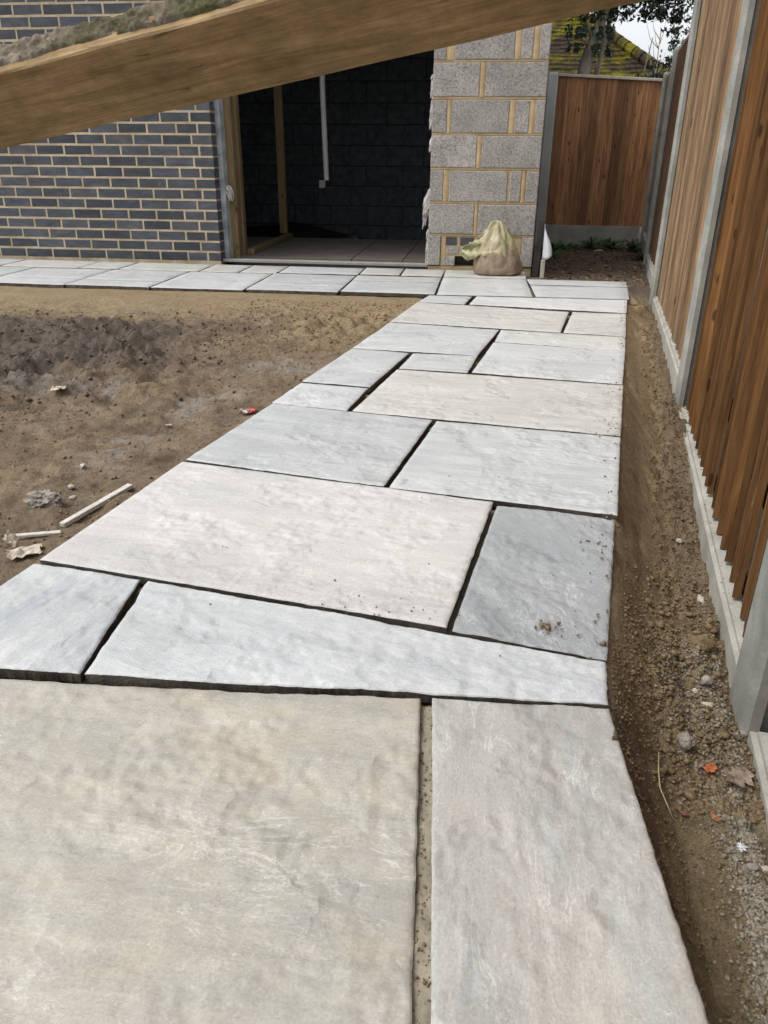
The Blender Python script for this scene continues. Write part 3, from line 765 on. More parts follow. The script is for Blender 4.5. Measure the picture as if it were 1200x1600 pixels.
setp(bo, 'rough sawn timber beam slanting across the foreground with mossy dried mud along its top', 'timber beam')
def sub(name, data, parent):
    o = bpy.data.objects.new(name, data); col.objects.link(o); o.parent = parent; WL[o.name] = Vector((0, 0, 0)); return o
sub('timber', me, bo)
# caked mud and moss on the top face: x along, y across 0..0.047 at z .095
def mossmat():
    m = M('dried_mud_and_moss', .95, .1); co = m.coord()
    a = m.noise(co, 14, 6, .6); b = m.noise(co, 90, 6, .7)
    c = m.ramp(a, [(.40, (.27, .225, .18)), (.5, (.165, .14, .10)), (.62, (.10, .10, .05))])
    c = m.mix(.7, c, m.ramp(b, [(.3, (.2, .2, .2)), (.55, (.5, .5, .5)), (.75, (.85, .85, .85))]), 'OVERLAY')
    m.color(c); m.bump(b, 1.0, .006); return m.m
MOSS = mossmat()
T = np.arange(4.58, 5.45, .0022); W_ = np.linspace(.004, .0445, 18)
tt, ww = np.meshgrid(T, W_)
mask = fbm(tt, ww*3, 9, 4, 5)*.8+.42 - 1.15*np.abs((ww-.027)/.019)**3 - sst(4.74, 4.69, tt+fbm(tt, ww, 30, 2, 8)*.02)*2
hh = sst(-.25, .25, mask)
zz = .0942 + hh*(.0006+.0065*np.maximum(0, .45+1.1*fbm(tt, ww, 75, 4, 9, .75))+.0012*fbm(tt, ww, 230, 2, 12)) - (hh < .02)*.002
sub('moss', grid_mesh('moss', np.stack([tt, ww, zz], 2), len(T), len(W_), MOSS), bo)

# ------------------------------------------------------------------ rocks, stones and clods
def rock_mesh(name, sx, sy, sz, seed, mat, sub_=2, amp=.35, f=1.3):
    bm = bmesh.new(); bmesh.ops.create_icosphere(bm, subdivisions=sub_, radius=1)
    s = Vector((seed*3.1, seed*1.7, seed*.9))
    for v in bm.verts:
        n_ = mn.noise(v.co*f+s)*amp + mn.noise(v.co*f*3+s)*amp*.4 + (mn.noise(v.co*f*7+s)*amp*.3 if sub_ > 2 else 0)
        c = v.co*(1+n_); v.co = Vector((c.x*sx, c.y*sy, max(c.z, -.55)*sz))
    return bm_mesh(name, bm, mat, False)
STONE = plain('grey_rubble', (.30, .27, .235), .95, .15, .3, 40, .8, .004)
CLOD = plain('brown_clod', (.20, .14, .085), .95, .1, .25, 40, .9, .004)
STONE_P = plain('pale_pebble', (.48, .44, .38), .85, .25, .2, 30, .6, .003)
def rock(name, x, y, sx, sy, sz, seed, mat, label, cat='stone', sub_=3, rz=0, dz=0, amp=.35, group=None):
    o = link(name, rock_mesh(name, sx, sy, sz, seed, mat, sub_, amp), None, (x, y, gz(x, y)+sz*.42+dz), (0, 0, rz))
    return setp(o, label, cat, group)
rock('rubble_lump', .955, 1.70, .038, .028, .026, 3, STONE, 'jagged grey lump of broken concrete on the mud left of the path', 'rubble', 4, 0, -.005, .62)
rock('stone', .985, 1.785, .010, .008, .007, 4, STONE_P, 'small white chip just behind the grey concrete lump', 'stone', 2)
rock('stone', 1.0, 1.755, .009, .009, .007, 5, STONE_P, 'small pale chip touching the right side of the concrete lump', 'stone', 2)
rock('stone', .945, 1.93, .008, .013, .006, 6, STONE_P, 'pinkish pebble alone on the mud beyond the concrete lump', 'stone', 2)
rock('clod', 2.572, 1.475, .03, .022, .02, 7, CLOD, 'large round brown clod resting against the concrete gravel board', 'clod', amp=.2)
rock('stone', 2.463, 1.135, .0145, .017, .014, 8, STONE, 'rounded grey brown stone alone at the edge of the flat mud', 'stone')
rock('stone', 2.530, 1.335, .015, .009, .009, 9, STONE_P, 'long buff stone in the grey rubble, left of its two neighbours', 'stone', 2, .3)
rock('stone', 2.553, 1.345, .012, .012, .012, 10, STONE, 'grey angular stone in the rubble, farthest of the three together', 'stone', 2)
rock('stone', 2.549, 1.295, .013, .009, .008, 11, STONE_P, 'whitish smooth stone in the rubble, nearest of the three together', 'stone', 2)
rock('stone', 2.592, 1.215, .012, .009, .008, 12, STONE, 'pale grey stone beside the foot of the nearest concrete post', 'stone', 2)
rock('stone', 2.535, .902, .011, .007, .005, 13, STONE_P, 'cream oval pebble beside the white fluff', 'stone', 2)
rock('stone', 2.512, .893, .010, .008, .007, 14, STONE, 'grey pebble just below the white fluff', 'stone', 2)
rock('stone', 2.645, 2.02, .010, .012, .008, 15, STONE_P, 'pinkish white stone half buried against the gravel board', 'stone', 2)
rock('stone', 2.635, 1.72, .009, .022, .010, 16, STONE_P, 'long pink white flake leaning against the gravel board', 'stone', 2)

def scatter(name, pts, mat, seed, label, cat, kind='stuff', sub_=1):
    """many little stones in one mesh; pts: x,y,r"""
    bm = bmesh.new(); bmesh.ops.create_icosphere(bm, subdivisions=1, radius=1)
    base = np.array([v.co[:] for v in bm.verts]); fc = np.array([[v.index for v in f.verts] for f in bm.faces]); bm.free()
    rng = np.random.RandomState(seed); P = np.array(pts); N = len(P)
    zz_ = H(P[:, 0], P[:, 1]) if len(pts[0]) < 4 else P[:, 3]
    sc = rng.uniform(.65, 1.25, (N, len(base), 1)); an = rng.uniform(.6, 1.3, (N, 1, 3)); an[:, :, 2] *= .8
    V = base[None]*sc*an*P[:, 2][:, None, None]
    th = rng.uniform(0, 6.28, N); c, s = np.cos(th)[:, None], np.sin(th)[:, None]
    vx = V[:, :, 0]*c-V[:, :, 1]*s + P[:, 0][:, None]; vy = V[:, :, 0]*s+V[:, :, 1]*c + P[:, 1][:, None]; vz = V[:, :, 2] + zz_[:, None] + P[:, 2][:, None]*.25
    V = np.stack([vx, vy, vz], 2).reshape(-1, 3); F = (fc[None]+np.arange(N)[:, None, None]*len(base)).reshape(-1, 3).astype(np.int32)
    m = bpy.data.meshes.new(name); m.vertices.add(len(V)); m.vertices.foreach_set('co', V.astype(np.float32).ravel())
    m.loops.add(F.size); m.loops.foreach_set('vertex_index', F.ravel()); m.polygons.add(len(F)); m.polygons.foreach_set('loop_start', np.arange(0, F.size, 3, dtype=np.int32))
    m.update(calc_edges=True); m.materials.append(mat)
    return setp(link(name, m), label, cat, None, kind)
def gritmat(name, cols, rough=.95):
    m = M(name, rough, .15); co = m.coord(kind='Object')
    v = m.n('ShaderNodeTexNoise', Scale=120.0, Detail=3.0); m.l(co, v.inputs['Vector'])
    m.color(m.ramp(v.outputs['Fac'], [(.3+.4*i/(len(cols)-1), c) for i, c in enumerate(cols)])); m.bump(m.noise(co, 400, 3), .5, .001); return m.m
GR_SOIL = gritmat('soil_crumb', [(.125, .088, .050), (.19, .138, .08), (.27, .205, .125)])
GR_GREY = gritmat('crushed_stone', [(.15, .13, .10), (.25, .22, .175), (.38, .345, .29)])
GR_DARK = gritmat('wet_mud_clod', [(.08, .06, .046), (.13, .10, .077), (.20, .155, .12)])
rng = np.random.RandomState(4)
BAYS_ = BAYS[1:3]
pts = []
while len(pts) < 20000:   # loose soil at the foot of the fence
    y = 1.0+4.2*rng.rand()**1.9; w0 = rng.uniform(.45, 1.0); x = float(xr(y)+(xf(y)-xr(y))*w0)
    if rng.rand() > (w0-.35)*2.2: continue
    r = .0008+.0042*rng.rand()**4; pts.append((x, y, r))
for _ in range(2600):
    y = rng.uniform(.4, 1.25); w0 = abs(rng.normal(.0, .14))+.03; pts.append((float(xr(y)+(xf(y)-xr(y))*w0), y, .0007+.0032*rng.rand()**4))
for _ in range(5000):
    y = rng.normal(1.27, .14); w0 = rng.uniform(.12, .85); pts.append((float(xr(y)+(xf(y)-xr(y))*w0), y, .0008+.0045*rng.rand()**4))
for _ in range(2600):
    y = rng.uniform(.45, 1.1); w0 = rng.uniform(.3, .95); pts.append((float(xr(y)+(xf(y)-xr(y))*w0), y, .001+.0025*rng.rand()**4))
for _ in range(230):
    y = rng.uniform(1.02, 1.75) if rng.rand() < .7 else rng.uniform(1.75, 4.5); w0 = rng.uniform(.35, .95); pts.append((float(xr(y)+(xf(y)-xr(y))*w0), y, .004+.008*rng.rand()**2))
for _ in range(2500):
    y = rng.uniform(1.05, 4.5); w0 = rng.uniform(.03, .6); pts.append((float(xr(y)+(xf(y)-xr(y))*w0), y, .0006+.003*rng.rand()**6))
scatter('soil_crumbs', pts, GR_SOIL, 1, 'loose brown soil crumbs along the foot of the fence', 'soil')
pts = []
for _ in range(15000):
    y = rng.uniform(.60, 1.48); cx = xf(y)-.01-.02*rng.rand(); wv = .10*math.exp(-((y-1.25)/.22)**2)+.045
    x = cx-abs(rng.normal(0, wv*.55)); 
    if x < xr(y)+.1: continue
    pts.append((float(x), y, .0009+.0032*rng.rand()**4))
scatter('gravel', pts, GR_GREY, 2, 'pale crushed concrete rubble against the near fence post', 'gravel')
pts = []
for _ in range(9000):   # churned clods on the left
    x = rng.uniform(-1.6, 1.2); y = rng.uniform(2.4, 4.2)
    if rng.rand() > float(sst(1.3, .3, np.array(x))): continue
    pts.append((x, y, .0015+.010*rng.rand()**6))
ptsL = []
for _ in range(5000):
    x = rng.uniform(.7, 1.7); y = rng.uniform(3.4, 4.6)
    if x > xl(y)-.05: continue
    ptsL.append((x, y, .0014+.006*rng.rand()**5))
scatter('mud_clods', pts, GR_DARK, 3, 'dark churned mud clods left of the path', 'mud')
pts = list(ptsL)
for _ in range(7200):
    y = 1.2+3.2*rng.rand()**1.3; x = float(xl(y))-.02-1.0*rng.rand(); pts.append((x, y, .0012+.005*rng.rand()**5))
scatter('soil_crumbs', pts, GR_SOIL, 5, 'small brown crumbs strewn over the bare earth left of the path', 'soil')
pts = []    # grit that spilled on the slabs
def spill(cx, cy, sx, sy, n, rmax=.0028):
    for _ in range(n): pts.append((rng.normal(cx, sx), rng.normal(cy, sy), .0006+rmax*rng.rand()**4, .001))
spill(2.215, 1.22, .018, .012, 60, .005); spill(2.30, 1.19, .008, .006, 12, .005); spill(2.35, 1.56, .02, .05, 40, .004); spill(2.5, 2.42, .045, .05, 90); spill(2.55, 3.05, .04, .15, 60); spill(1.93, 1.26, .12, .03, 80, .002)
for _ in range(260):
    y = rng.uniform(1.15, 5.4); pts.append((float(xr(y))-abs(rng.normal(0, .03))-.004, y, .0008+.003*rng.rand()**3, .001))
for _ in range(90): pts.append((rng.uniform(1.2, 2.3), rng.uniform(.45, 1.0), .0005+.0012*rng.rand()**2, -.011))
for _ in range(200): y = rng.uniform(1.1, 4.8); pts.append((rng.uniform(float(xl(y)), float(xr(y))), y, .0006+.0018*rng.rand()**3, .001))
for bi, (A, B, zt, h_, mt_, zb_) in enumerate(BAYS_):
    a = Vector(A); b = Vector(B); d = (b-a); n_ = Vector((d.y, -d.x)).normalized()
    for _ in range(160):
        q = a + d*rng.rand() + n_*rng.uniform(.004, .032); pts.append((q.x, q.y, .0006+.0026*rng.rand()**3, zt))
for _ in range(420):
    y = rng.uniform(.4, .985); pts.append((np.interp(y, [.06, .985], [2.066, 2.004])+rng.uniform(-.011, .011), y, .0006+.0022*rng.rand()**3, -.0115))
scatter('grit', pts, GR_SOIL, 6, 'scattered brown grit spilled on the paving slabs', 'grit')

# joint grit in the wide near joint
gj = np.arange(.06, .985, .006); u = np.linspace(0, 1, 10); uu, yy = np.meshgrid(u, gj)
xa = np.interp(yy, [.06, .985], [2.05, 1.99]); xb = np.interp(yy, [.06, .985], [2.083, 2.018])
xx = xa+(xb-xa)*uu; zz = -.0115+.003*fbm(xx, yy, 70, 3, 3)+.0015*fbm(xx, yy, 300, 2, 9)
link('joint_sand', grid_mesh('joint_sand', np.stack([xx, yy, zz], 2), len(u), len(gj), JOINTL), PATHO)

# ------------------------------------------------------------------ offcuts, scraps and leaves
def strip(name, p0, p1, w_, h_, mat, label, cat, tilt=0):
    a = Vector((p0[0], p0[1], gz(*p0)+h_*.6)); b = Vector((p1[0], p1[1], gz(*p1)+h_*.6)); d = b-a; L = d.length
    m = box_mesh(name, L, w_, h_, mat, .0012, .001); c = (a+b)/2
    o = link(name, m, None, c); o.rotation_euler = (tilt, -math.asin(d.z/L), math.atan2(d.y, d.x)); return setp(o, label, cat)
strip('timber_offcut', (1.062, 1.588), (1.135, 1.822), .017, .012, W_WHITE, 'longer white painted timber strip lying beside the path edge', 'timber strip')
strip('timber_offcut', (.975, 1.500), (1.076, 1.553), .012, .007, W_WHITE, 'shorter thin white strip lying nearer the torn card', 'timber strip')
PAPER = plain('torn_card', (.55, .49, .40), .8, .2, .2, 25, .4)
def scrap(name, x, y, sx, sy, rz, seed, mat, label, cat, cr=.4, lift=.004, tilt=(0, 0)):
    rng_ = random.Random(seed); n_ = 9; V = []; F = []
    for j in range(n_):
        for i in range(n_):
            u_, v_ = i/(n_-1)-.5, j/(n_-1)-.5
            e = 1+.25*mn.noise(Vector((u_*3+seed, v_*3, 1)))
            V.append((u_*sx*e, v_*sy*e, cr*sx*.35*(abs(mn.noise(Vector((u_*3.2+seed, v_*3.2, 4))))*1.6)+.002))
    for j in range(n_-1):
        for i in range(n_-1): F.append((j*n_+i, j*n_+i+1, j*n_+n_+i+1, j*n_+n_+i))
    m = mesh_from(name, V, F, mat, False)
    o = link(name, m, None, (x, y, gz(x, y)+lift), (tilt[0], tilt[1], rz))
    so_ = o.modifiers.new('thickness', 'SOLIDIFY'); so_.thickness = .0008
    return setp(o, label, cat)
scrap('torn_card', 1.052, 1.435, .075, .05, .7, 2, PAPER, 'crumpled cream card scrap lying flat by the nearest slab corner', 'paper scrap', .5)
scrap('torn_card', 1.003, 1.462, .045, .03, 1.9, 5, PAPER, 'cream card scrap standing on edge beside the thin white strip', 'paper scrap', .4, .016, (.9, 0))
REDW = M('printed_wrapper', .5, .4); REDW.color(REDW.ramp(REDW.noise(REDW.coord(), 45, 2), [(.45, (.62, .60, .57)), (.5, (.5, .07, .06))])); REDW = REDW.m
scrap('wrapper', 1.255, 2.535, .06, .03, .9, 7, REDW, 'torn red and white wrapper beside the left path edge', 'wrapper', .7, .006)
scrap('wrapper', .507, 2.62, .05, .035, .3, 8, PAPER, 'crumpled cream wrapper on the churned mud', 'wrapper', .8, .006)
scrap('wrapper', 1.02, 2.38, .02, .015, .3, 12, REDW, 'tiny torn scrap in the damp grey hollow', 'wrapper', .8, .004)
def leaf(name, x, y, L, W2, rz, seed, colr, label, lobes=5, curl=.35, lift=.004, dz=0):
    m_ = M(name+'_colour', .7, .3); a = m_.noise(m_.coord(), 60, 6); m_.color(m_.ramp(a, [(.3, [c*.55 for c in colr]), (.7, [min(1, c*1.35) for c in colr])])); 
    n_ = 26; V = []; F = []
    for i in range(n_+1):
        t = i/n_; w_ = W2*math.sin(math.pi*min(1, t*1.02))**.7*(1+.38*math.sin(t*math.pi*2*lobes+seed))*(1 if t > .12 else .25)
        for k, s_ in enumerate((-1, -.5, 0, .5, 1)):
            V.append(((t-.5)*L, s_*w_/2, curl*L*(.5*(s_*s_)*.6+.5*(t-.5)**2)+.0015*math.sin(t*40+seed)*abs(s_) - .001*(k == 2)))
    for i in range(n_):
        for k in range(4): F.append((i*5+k, i*5+k+1, i*5+k+6, i*5+k+5))
    nV = len(V); sv, sf = tube_pts([(-L*.5, 0, 0), (-L*.75, .003, .002), (-L*.95, .004, .006)], [.0009, .0008, .0006], 5)
    V += sv; F += [tuple(nV+q for q in g) for g in sf]
    o = link(name, mesh_from(name, V, F, m_.m, True), None, (x, y, gz(x, y)+lift+dz), (random.uniform(-.2, .2), random.uniform(-.2, .2), rz))
    mo = o.modifiers.new('thickness', 'SOLIDIFY'); mo.thickness = .0005
    return setp(o, label, 'leaf')
leaf('oak_leaf', 2.499, 1.092, .034, .02, .9, 1, (.42, .13, .05), 'bright orange brown oak leaf on the mud by the rubble', 3, .5, .006)
leaf('dead_leaf', 2.543, 1.077, .058, .042, .5, 2, (.25, .19, .15), 'large grey brown curled leaf beside the orange oak leaf', 3, .35, .008)
leaf('dead_leaf', 2.478, .985, .026, .009, -1.1, 3, (.36, .17, .08), 'narrow tan leaf alone in the middle of the flat mud', 1, .3)
leaf('dead_leaf', 2.432, .99, .024, .008, -.7, 4, (.22, .12, .07), 'thin brown leaf near the curved straw', 1, .4)
leaf('dead_leaf', 2.540, .868, .045, .018, -1.3, 5, (.38, .19, .10), 'long rust brown leaf at the right below the cream pebble', 2, .4)
leaf('dead_leaf', 2.525, .80, .035, .016, 1.1, 6, (.45, .27, .17), 'pale pinkish brown leaf lowest of the leaves at the right', 2, .4)
STRAW = plain('dry_straw', (.5, .42, .24), .6, .3, .1, 20, .1)
z_ = gz(2.40, 1.03)
setp(link('straw', mesh_from('straw', *tube_pts([(2.405, 1.085, gz(2.405, 1.085)+.012), (2.398, 1.045, z_+.014), (2.395, 1.01, z_+.010), (2.400, .985, z_+.006), (2.412, .968, gz(2.412, .968)+.004)], [.0012]*5, 6), STRAW, True)), 'thin curved yellow straw beside the near slab edge', 'straw')
TWIG = plain('dark_twig', (.10, .06, .04), .8, .2, .1, 20, .1)
z_ = gz(2.52, .88)
setp(link('twig', mesh_from('twig', *tube_pts([(2.495, .905, z_+.006), (2.51, .90, z_+.012), (2.522, .885, z_+.012), (2.526, .865, z_+.006)], [.0011, .0012, .0012, .0008], 6), TWIG, True)), 'dark bent twig under the white fluff', 'twig')
FL = plain('white_fluff', (.8, .82, .84), .95, .1, .1, 50, .3)
V = []; F = []; rg = random.Random(3); z_ = gz(2.507, .93)
for i in range(60):
    a = rg.uniform(0, 6.28); e = rg.uniform(.1, 1.3); L = rg.uniform(.005, .012); p = Vector((2.507, .93, z_+.005)); q = p+Vector((math.cos(a)*math.cos(e), math.sin(a)*math.cos(e), math.sin(e)*.6))*L
    v, f = tube_pts([p, q], [.0012, .0004], 4); n = len(V); V += v; F += [tuple(n+k for k in g) for g in f]
setp(link('fluff', mesh_from('fluff', V, F, FL, True)), 'small tuft of white fluff on the near mud by the gravel', 'fluff')
rock('clod', 1.268, .535, .013, .009, .0035, 31, CLOD, 'flattened brown lump of dried soil on the large near slab', 'clod', 3, .4, amp=.5)
bpy.data.objects['clod.001'].location.z = -.0085
# stray stains of rust on gravel board are carried by this small nail
0 and box('nail', 2.667, 2.673, 1.612, 1.640, -.139, -.133, plain('rusty_nail', (.12, .045, .02), .8, .3, .2, 30, .3), FN, .001)

# ------------------------------------------------------------------ bag of sand at the pier
BAGM = M('sand_filled_bag', .6, .35); co = BAGM.coord(); a = BAGM.noise(co, 12, 6); BAGM.color(BAGM.ramp(a, [(.3, (.21, .155, .10)), (.7, (.34, .265, .19))])); BAGM.bump(BAGM.noise(BAGM.coord((1, 1, .5)), 26, 5, .6, 1.2), .8, .008); BAGM = BAGM.m
PLAS = M('pale_green_plastic', .4, .4); co = PLAS.coord(); a = PLAS.noise(co, 9, 5); PLAS.color(PLAS.ramp(a, [(.35, (.30, .31, .15)), (.55, (.42, .37, .23)), (.7, (.46, .40, .28))])); PLAS.bump(PLAS.noise(co, 30, 4, .6, 1.), .7, .006); PLAS = PLAS.m
GRN = plain('bright_green_plastic', (.16, .26, .04), .4, .4, .25, 12, .4, .004)
bag = thing('sand_bag', 'half full sand bag with crumpled green and beige plastic top against the block pier', 'bag', (2.135, 5.83, .001))
def lathe(prof, n_, cx, cy, fn):
    pr_ = []
    for (a1, b1), (a2, b2) in zip(prof[:-1], prof[1:]): pr_ += [(a1+(a2-a1)*q/3, b1+(b2-b1)*q/3) for q in range(3)]
    prof = pr_+[prof[-1]]
    V = []; F = []
    for j, (r_, z) in enumerate(prof):
        for i in range(n_):
            t = 2*math.pi*i/n_; V.append(fn(r_, t, z, j))
    for j in range(len(prof)-1):
        for i in range(n_): F.append((j*n_+i, j*n_+(i+1) % n_, (j+1)*n_+(i+1) % n_, (j+1)*n_+i))
    F.append(tuple(range(n_-1, -1, -1))); F.append(tuple((len(prof)-1)*n_+i for i in range(n_)))
    return V, F
def fb(r_, t, z, j):
    k = 1+.05*math.sin(3*t+1)+.05*mn.noise(Vector((math.cos(t)*2, math.sin(t)*2, z*12)))
    fold = .012*math.sin(t*11+z*30)*max(0, (z-.08)/.12)+.014*abs(mn.noise(Vector((math.cos(t)*3, math.sin(t)*3, z*16+4))))
    sq = 1/max(abs(math.cos(t)), abs(math.sin(t)))**.35
    return (2.135+(r_*k*sq+fold)*math.cos(t), 5.815+(r_*k*sq*.62+fold)*math.sin(t), z+.006*mn.noise(Vector((t*2, z*9, 2))))
V, F = lathe([(.14, .002), (.160, .012), (.168, .035), (.166, .07), (.156, .11), (.138, .15), (.11, .18), (.08, .20)], 90, 0, 0, fb)
link('body', mesh_from('body', V, F, BAGM, True), bag)
def fn2(r_, t, z, j):
    fold = .010*math.sin(t*7+z*20)+.030*abs(mn.noise(Vector((math.cos(t)*3.2, math.sin(t)*3.2, z*11))))+.016*abs(mn.noise(Vector((math.cos(t)*7, math.sin(t)*7, z*24))))-.012
    return (2.115+(r_+fold)*math.cos(t)+(z-.2)*.02, 5.818+(r_*.6+fold*.7)*math.sin(t), z+.016*math.sin(t*3+1)*(j < 4)+.02*mn.noise(Vector((t*1.5, z*9, 7))))
V, F = lathe([(.160, .125), (.158, .155), (.150, .185), (.134, .22), (.112, .25), (.084, .285), (.056, .325), (.022, .36)], 90, 0, 0, fn2)
link('neck', mesh_from('neck', V, F, PLAS, True), bag)
def flap(name, pth, wds, mat, seed):
    V = []; F = []; n_ = len(pth)*4-3; m_ = 9
    for i in range(n_):
        s_ = i/4; a_ = int(min(s_, len(pth)-2)); f_ = s_-a_; p = Vector(pth[a_]).lerp(Vector(pth[a_+1]), f_); w_ = wds[a_]*(1-f_)+wds[a_+1]*f_
        for k in range(m_):
            v_ = k/(m_-1)-.5
            V.append((p.x+.012*mn.noise(Vector((i*.5, k*.6, seed))), p.y+v_*w_*.4-.02*math.cos(v_*9+i*.4)+.014*mn.noise(Vector((i*.6, k*.8, seed+5))), p.z+v_*w_+.014*mn.noise(Vector((i*.6, k*.7, seed+9)))))
    for i in range(n_-1):
        for k in range(m_-1): F.append((i*m_+k, i*m_+k+1, (i+1)*m_+k+1, (i+1)*m_+k))
    o = link(name, mesh_from(name, V, F, mat, True), bag); s_ = o.modifiers.new('thickness', 'SOLIDIFY'); s_.thickness = .002; return o
flap('flap', [(1.88, 5.78, .15), (1.93, 5.765, .155), (1.98, 5.77, .175), (2.03, 5.78, .20), (2.08, 5.79, .23)], [.05, .12, .12, .10, .07], PLAS, 1)
flap('flap', [(1.94, 5.80, .17), (1.99, 5.81, .215), (2.04, 5.82, .265), (2.09, 5.82, .30)], [.03, .06, .06, .04], PLAS, 4)
flap('lining', [(1.97, 5.812, .17), (2.0, 5.815, .20), (2.04, 5.815, .23)], [.03, .05, .04], GRN, 8)
flap('lining', [(2.135, 5.83, .33), (2.165, 5.84, .28), (2.20, 5.85, .22), (2.235, 5.85, .17), (2.25, 5.85, .11)], [.07, .06, .06, .07, .05], GRN, 11)

# ------------------------------------------------------------------ stake and curled sheet beside the pier
DST = plain('dark_damp_board', (.05, .045, .04), .7, .3, .3, 12, .4)
V0 = box('board_offcut', 2.405, 2.452, 6.02, 6.045, -.07, .36, DST, None, .003); V0.rotation_euler = (0, .03, 0); setp(V0, 'dark damp upright board beside the right corner of the block pier', 'board')
V1 = box('peg', 2.458, 2.488, 5.985, 6.01, -.08, .085, W_WHITE, None, .003); setp(V1, 'short pale upright peg under the curled white sheet', 'peg')
V = []; F = []
for i in range(13):
    t = i/12
    for k in range(9):
        s_ = k/8; r_ = .012+.085*t*s_; a = -1.2+2.4*s_
        V.append((2.462+.066*s_*math.sin(t*1.57)**.8, 5.965-.03*math.sin(s_*2.6)*(t+.2), .335-.245*t-.05*s_*(1-t)+.03*s_*s_*t))
for i in range(12):
    for k in range(8): F.append((i*9+k, i*9+k+1, (i+1)*9+k+1, (i+1)*9+k))
o = link('plastic_sheet', mesh_from('plastic_sheet', V, F, plain('white_polythene', (.62, .64, .67), .35, .5, .03, 6, .15), True)); s_ = o.modifiers.new('thickness', 'SOLIDIFY'); s_.thickness = .002
setp(o, 'white plastic sheet curling out from the dark upright board', 'plastic sheet')

# ------------------------------------------------------------------ weeds and litter behind the path
LEAFG = plain('weed_green', (.055, .115, .025), .6, .3, .35, 14, .1)
LEAFD = plain('dark_weed', (.04, .075, .02), .6, .3, .35, 14, .1)
def weed(x, y, n_, L0, label, mat=LEAFG, seed=1, wide=.006, up=1.0):
    rg_ = random.Random(seed); V = []; F = []; z0_ = gz(x, y)
    for i in range(n_):
        a = rg_.uniform(0, 6.28); L = 1.5*L0*rg_.uniform(.5, 1.15); e = rg_.uniform(.3, 1.2)*up
        dx, dy = math.cos(a), math.sin(a); bx_, by_ = rg_.uniform(-.03, .03), rg_.uniform(-.03, .03); n = len(V)
        for k in range(5):
            t = k/4; r_ = L*t*math.cos(e); h_ = L*math.sin(e)*t*(1.25-.5*t*t) - .25*L*t*t; w_ = wide*math.sin(math.pi*(.12+.86*t))
            for s_ in (-1, 1): V.append((x+bx_+dx*r_-dy*w_*s_, y+by_+dy*r_+dx*w_*s_, z0_+max(h_, -.002)+.002*s_))
        for k in range(4): F.append((n+k*2, n+k*2+1, n+k*2+3, n+k*2+2))
    return setp(link('weed', mesh_from('weed', V, F, mat, True)), label, 'weed')
weed(2.72, 8.08, 60, .12, 'low green weed patch nearest the concrete corner post', LEAFG, 1, .012, .7)
weed(2.86, 8.22, 40, .09, 'small dark green weed just right of the low patch', LEAFD, 2, .010, .7)
weed(3.07, 8.25, 60, .15, 'spiky green grass tuft in front of the middle of the back fence', LEAFG, 3, .005, 1.0)
weed(3.26, 8.28, 55, .12, 'bushy green tuft by the right half of the back fence', LEAFG, 4, .009, .9)
weed(3.46, 8.05, 60, .15, 'dark straggly weed in the far corner of the fences', LEAFD, 5, .006, .9)
weed(3.40, 7.3, 40, .12, 'straggly weed against the gravel board near the corner', LEAFD, 6, .005, .9)
weed(2.62, 7.4, 40, .10, 'green tuft behind the curled white sheet', LEAFG, 7, .007, .8)
o = rock('stone', 3.14, 8.05, .05, .018, .015, 33, STONE_P, 'white curled scrap lying among the weeds', 'scrap', 2, .3)
V = []; F = []
for i in range(900):
    y = rng.uniform(5.75, 8.3); x = rng.uniform(2.5, float(xf(y))-.02); L = rng.uniform(.008, .028); a = rng.uniform(0, 6.28); z = gz(x, y)+.006; n = len(V)
    t1, t2 = rng.uniform(-.008, .008), rng.uniform(-.006, .006)
    for u_, v_ in ((-1, 0), (-.2, -.35), (1, 0), (.2, .35)):
        V.append((x+L*(u_*math.cos(a)-v_*math.sin(a)), y+L*(u_*math.sin(a)+v_*math.cos(a)), z+t1*u_+t2*v_*3))
    F.append((n, n+1, n+2, n+3))
lm = M('dead_leaves', .85, .2); lm.color(lm.ramp(lm.noise(lm.coord(), 25, 2), [(.3, (.06, .035, .02)), (.5, (.16, .10, .055)), (.7, (.33, .23, .14))]))
o = link('leaf_litter', mesh_from('leaf_litter', V, F, lm.m)); s_ = o.modifiers.new('thickness', 'SOLIDIFY'); s_.thickness = .001
setp(o, 'brown dead leaf litter over the dark soil by the back fence', 'leaf litter', None, 'stuff')

# ------------------------------------------------------------------ neighbouring house with a mossy tiled hip roof
def roofmat():
    m = M('mossy_clay_tile', .95, .1); co = m.coord(); a = m.noise(co, 3.0, 7, .7); b = m.noise(co, 30, 5, .7)
    c = m.ramp(a, [(.40, (.045, .032, .027)), (.47, (.06, .048, .018)), (.57, (.125, .11, .014)), (.72, (.18, .16, .02))])
    c = m.mix(.7, c, m.ramp(b, [(.3, (.22, .22, .22)), (.7, (.75, .75, .75))]), 'OVERLAY'); m.color(c); m.bump(b, .8, .02); return m.m
ROOF = roofmat()
NH = thing('neighbouring_house', 'neighbouring house with a moss covered clay tile hip roof beyond the fence', 'house', (1.5, 15, -.1))
box('wall', -3.5, 5.0, 13.9, 19, -.1, 1.15, plain('brown_render', (.2, .13, .09), .9, .2, .2, 5, .4), NH, 0)
bm = bmesh.new(); rgr = random.Random(5)
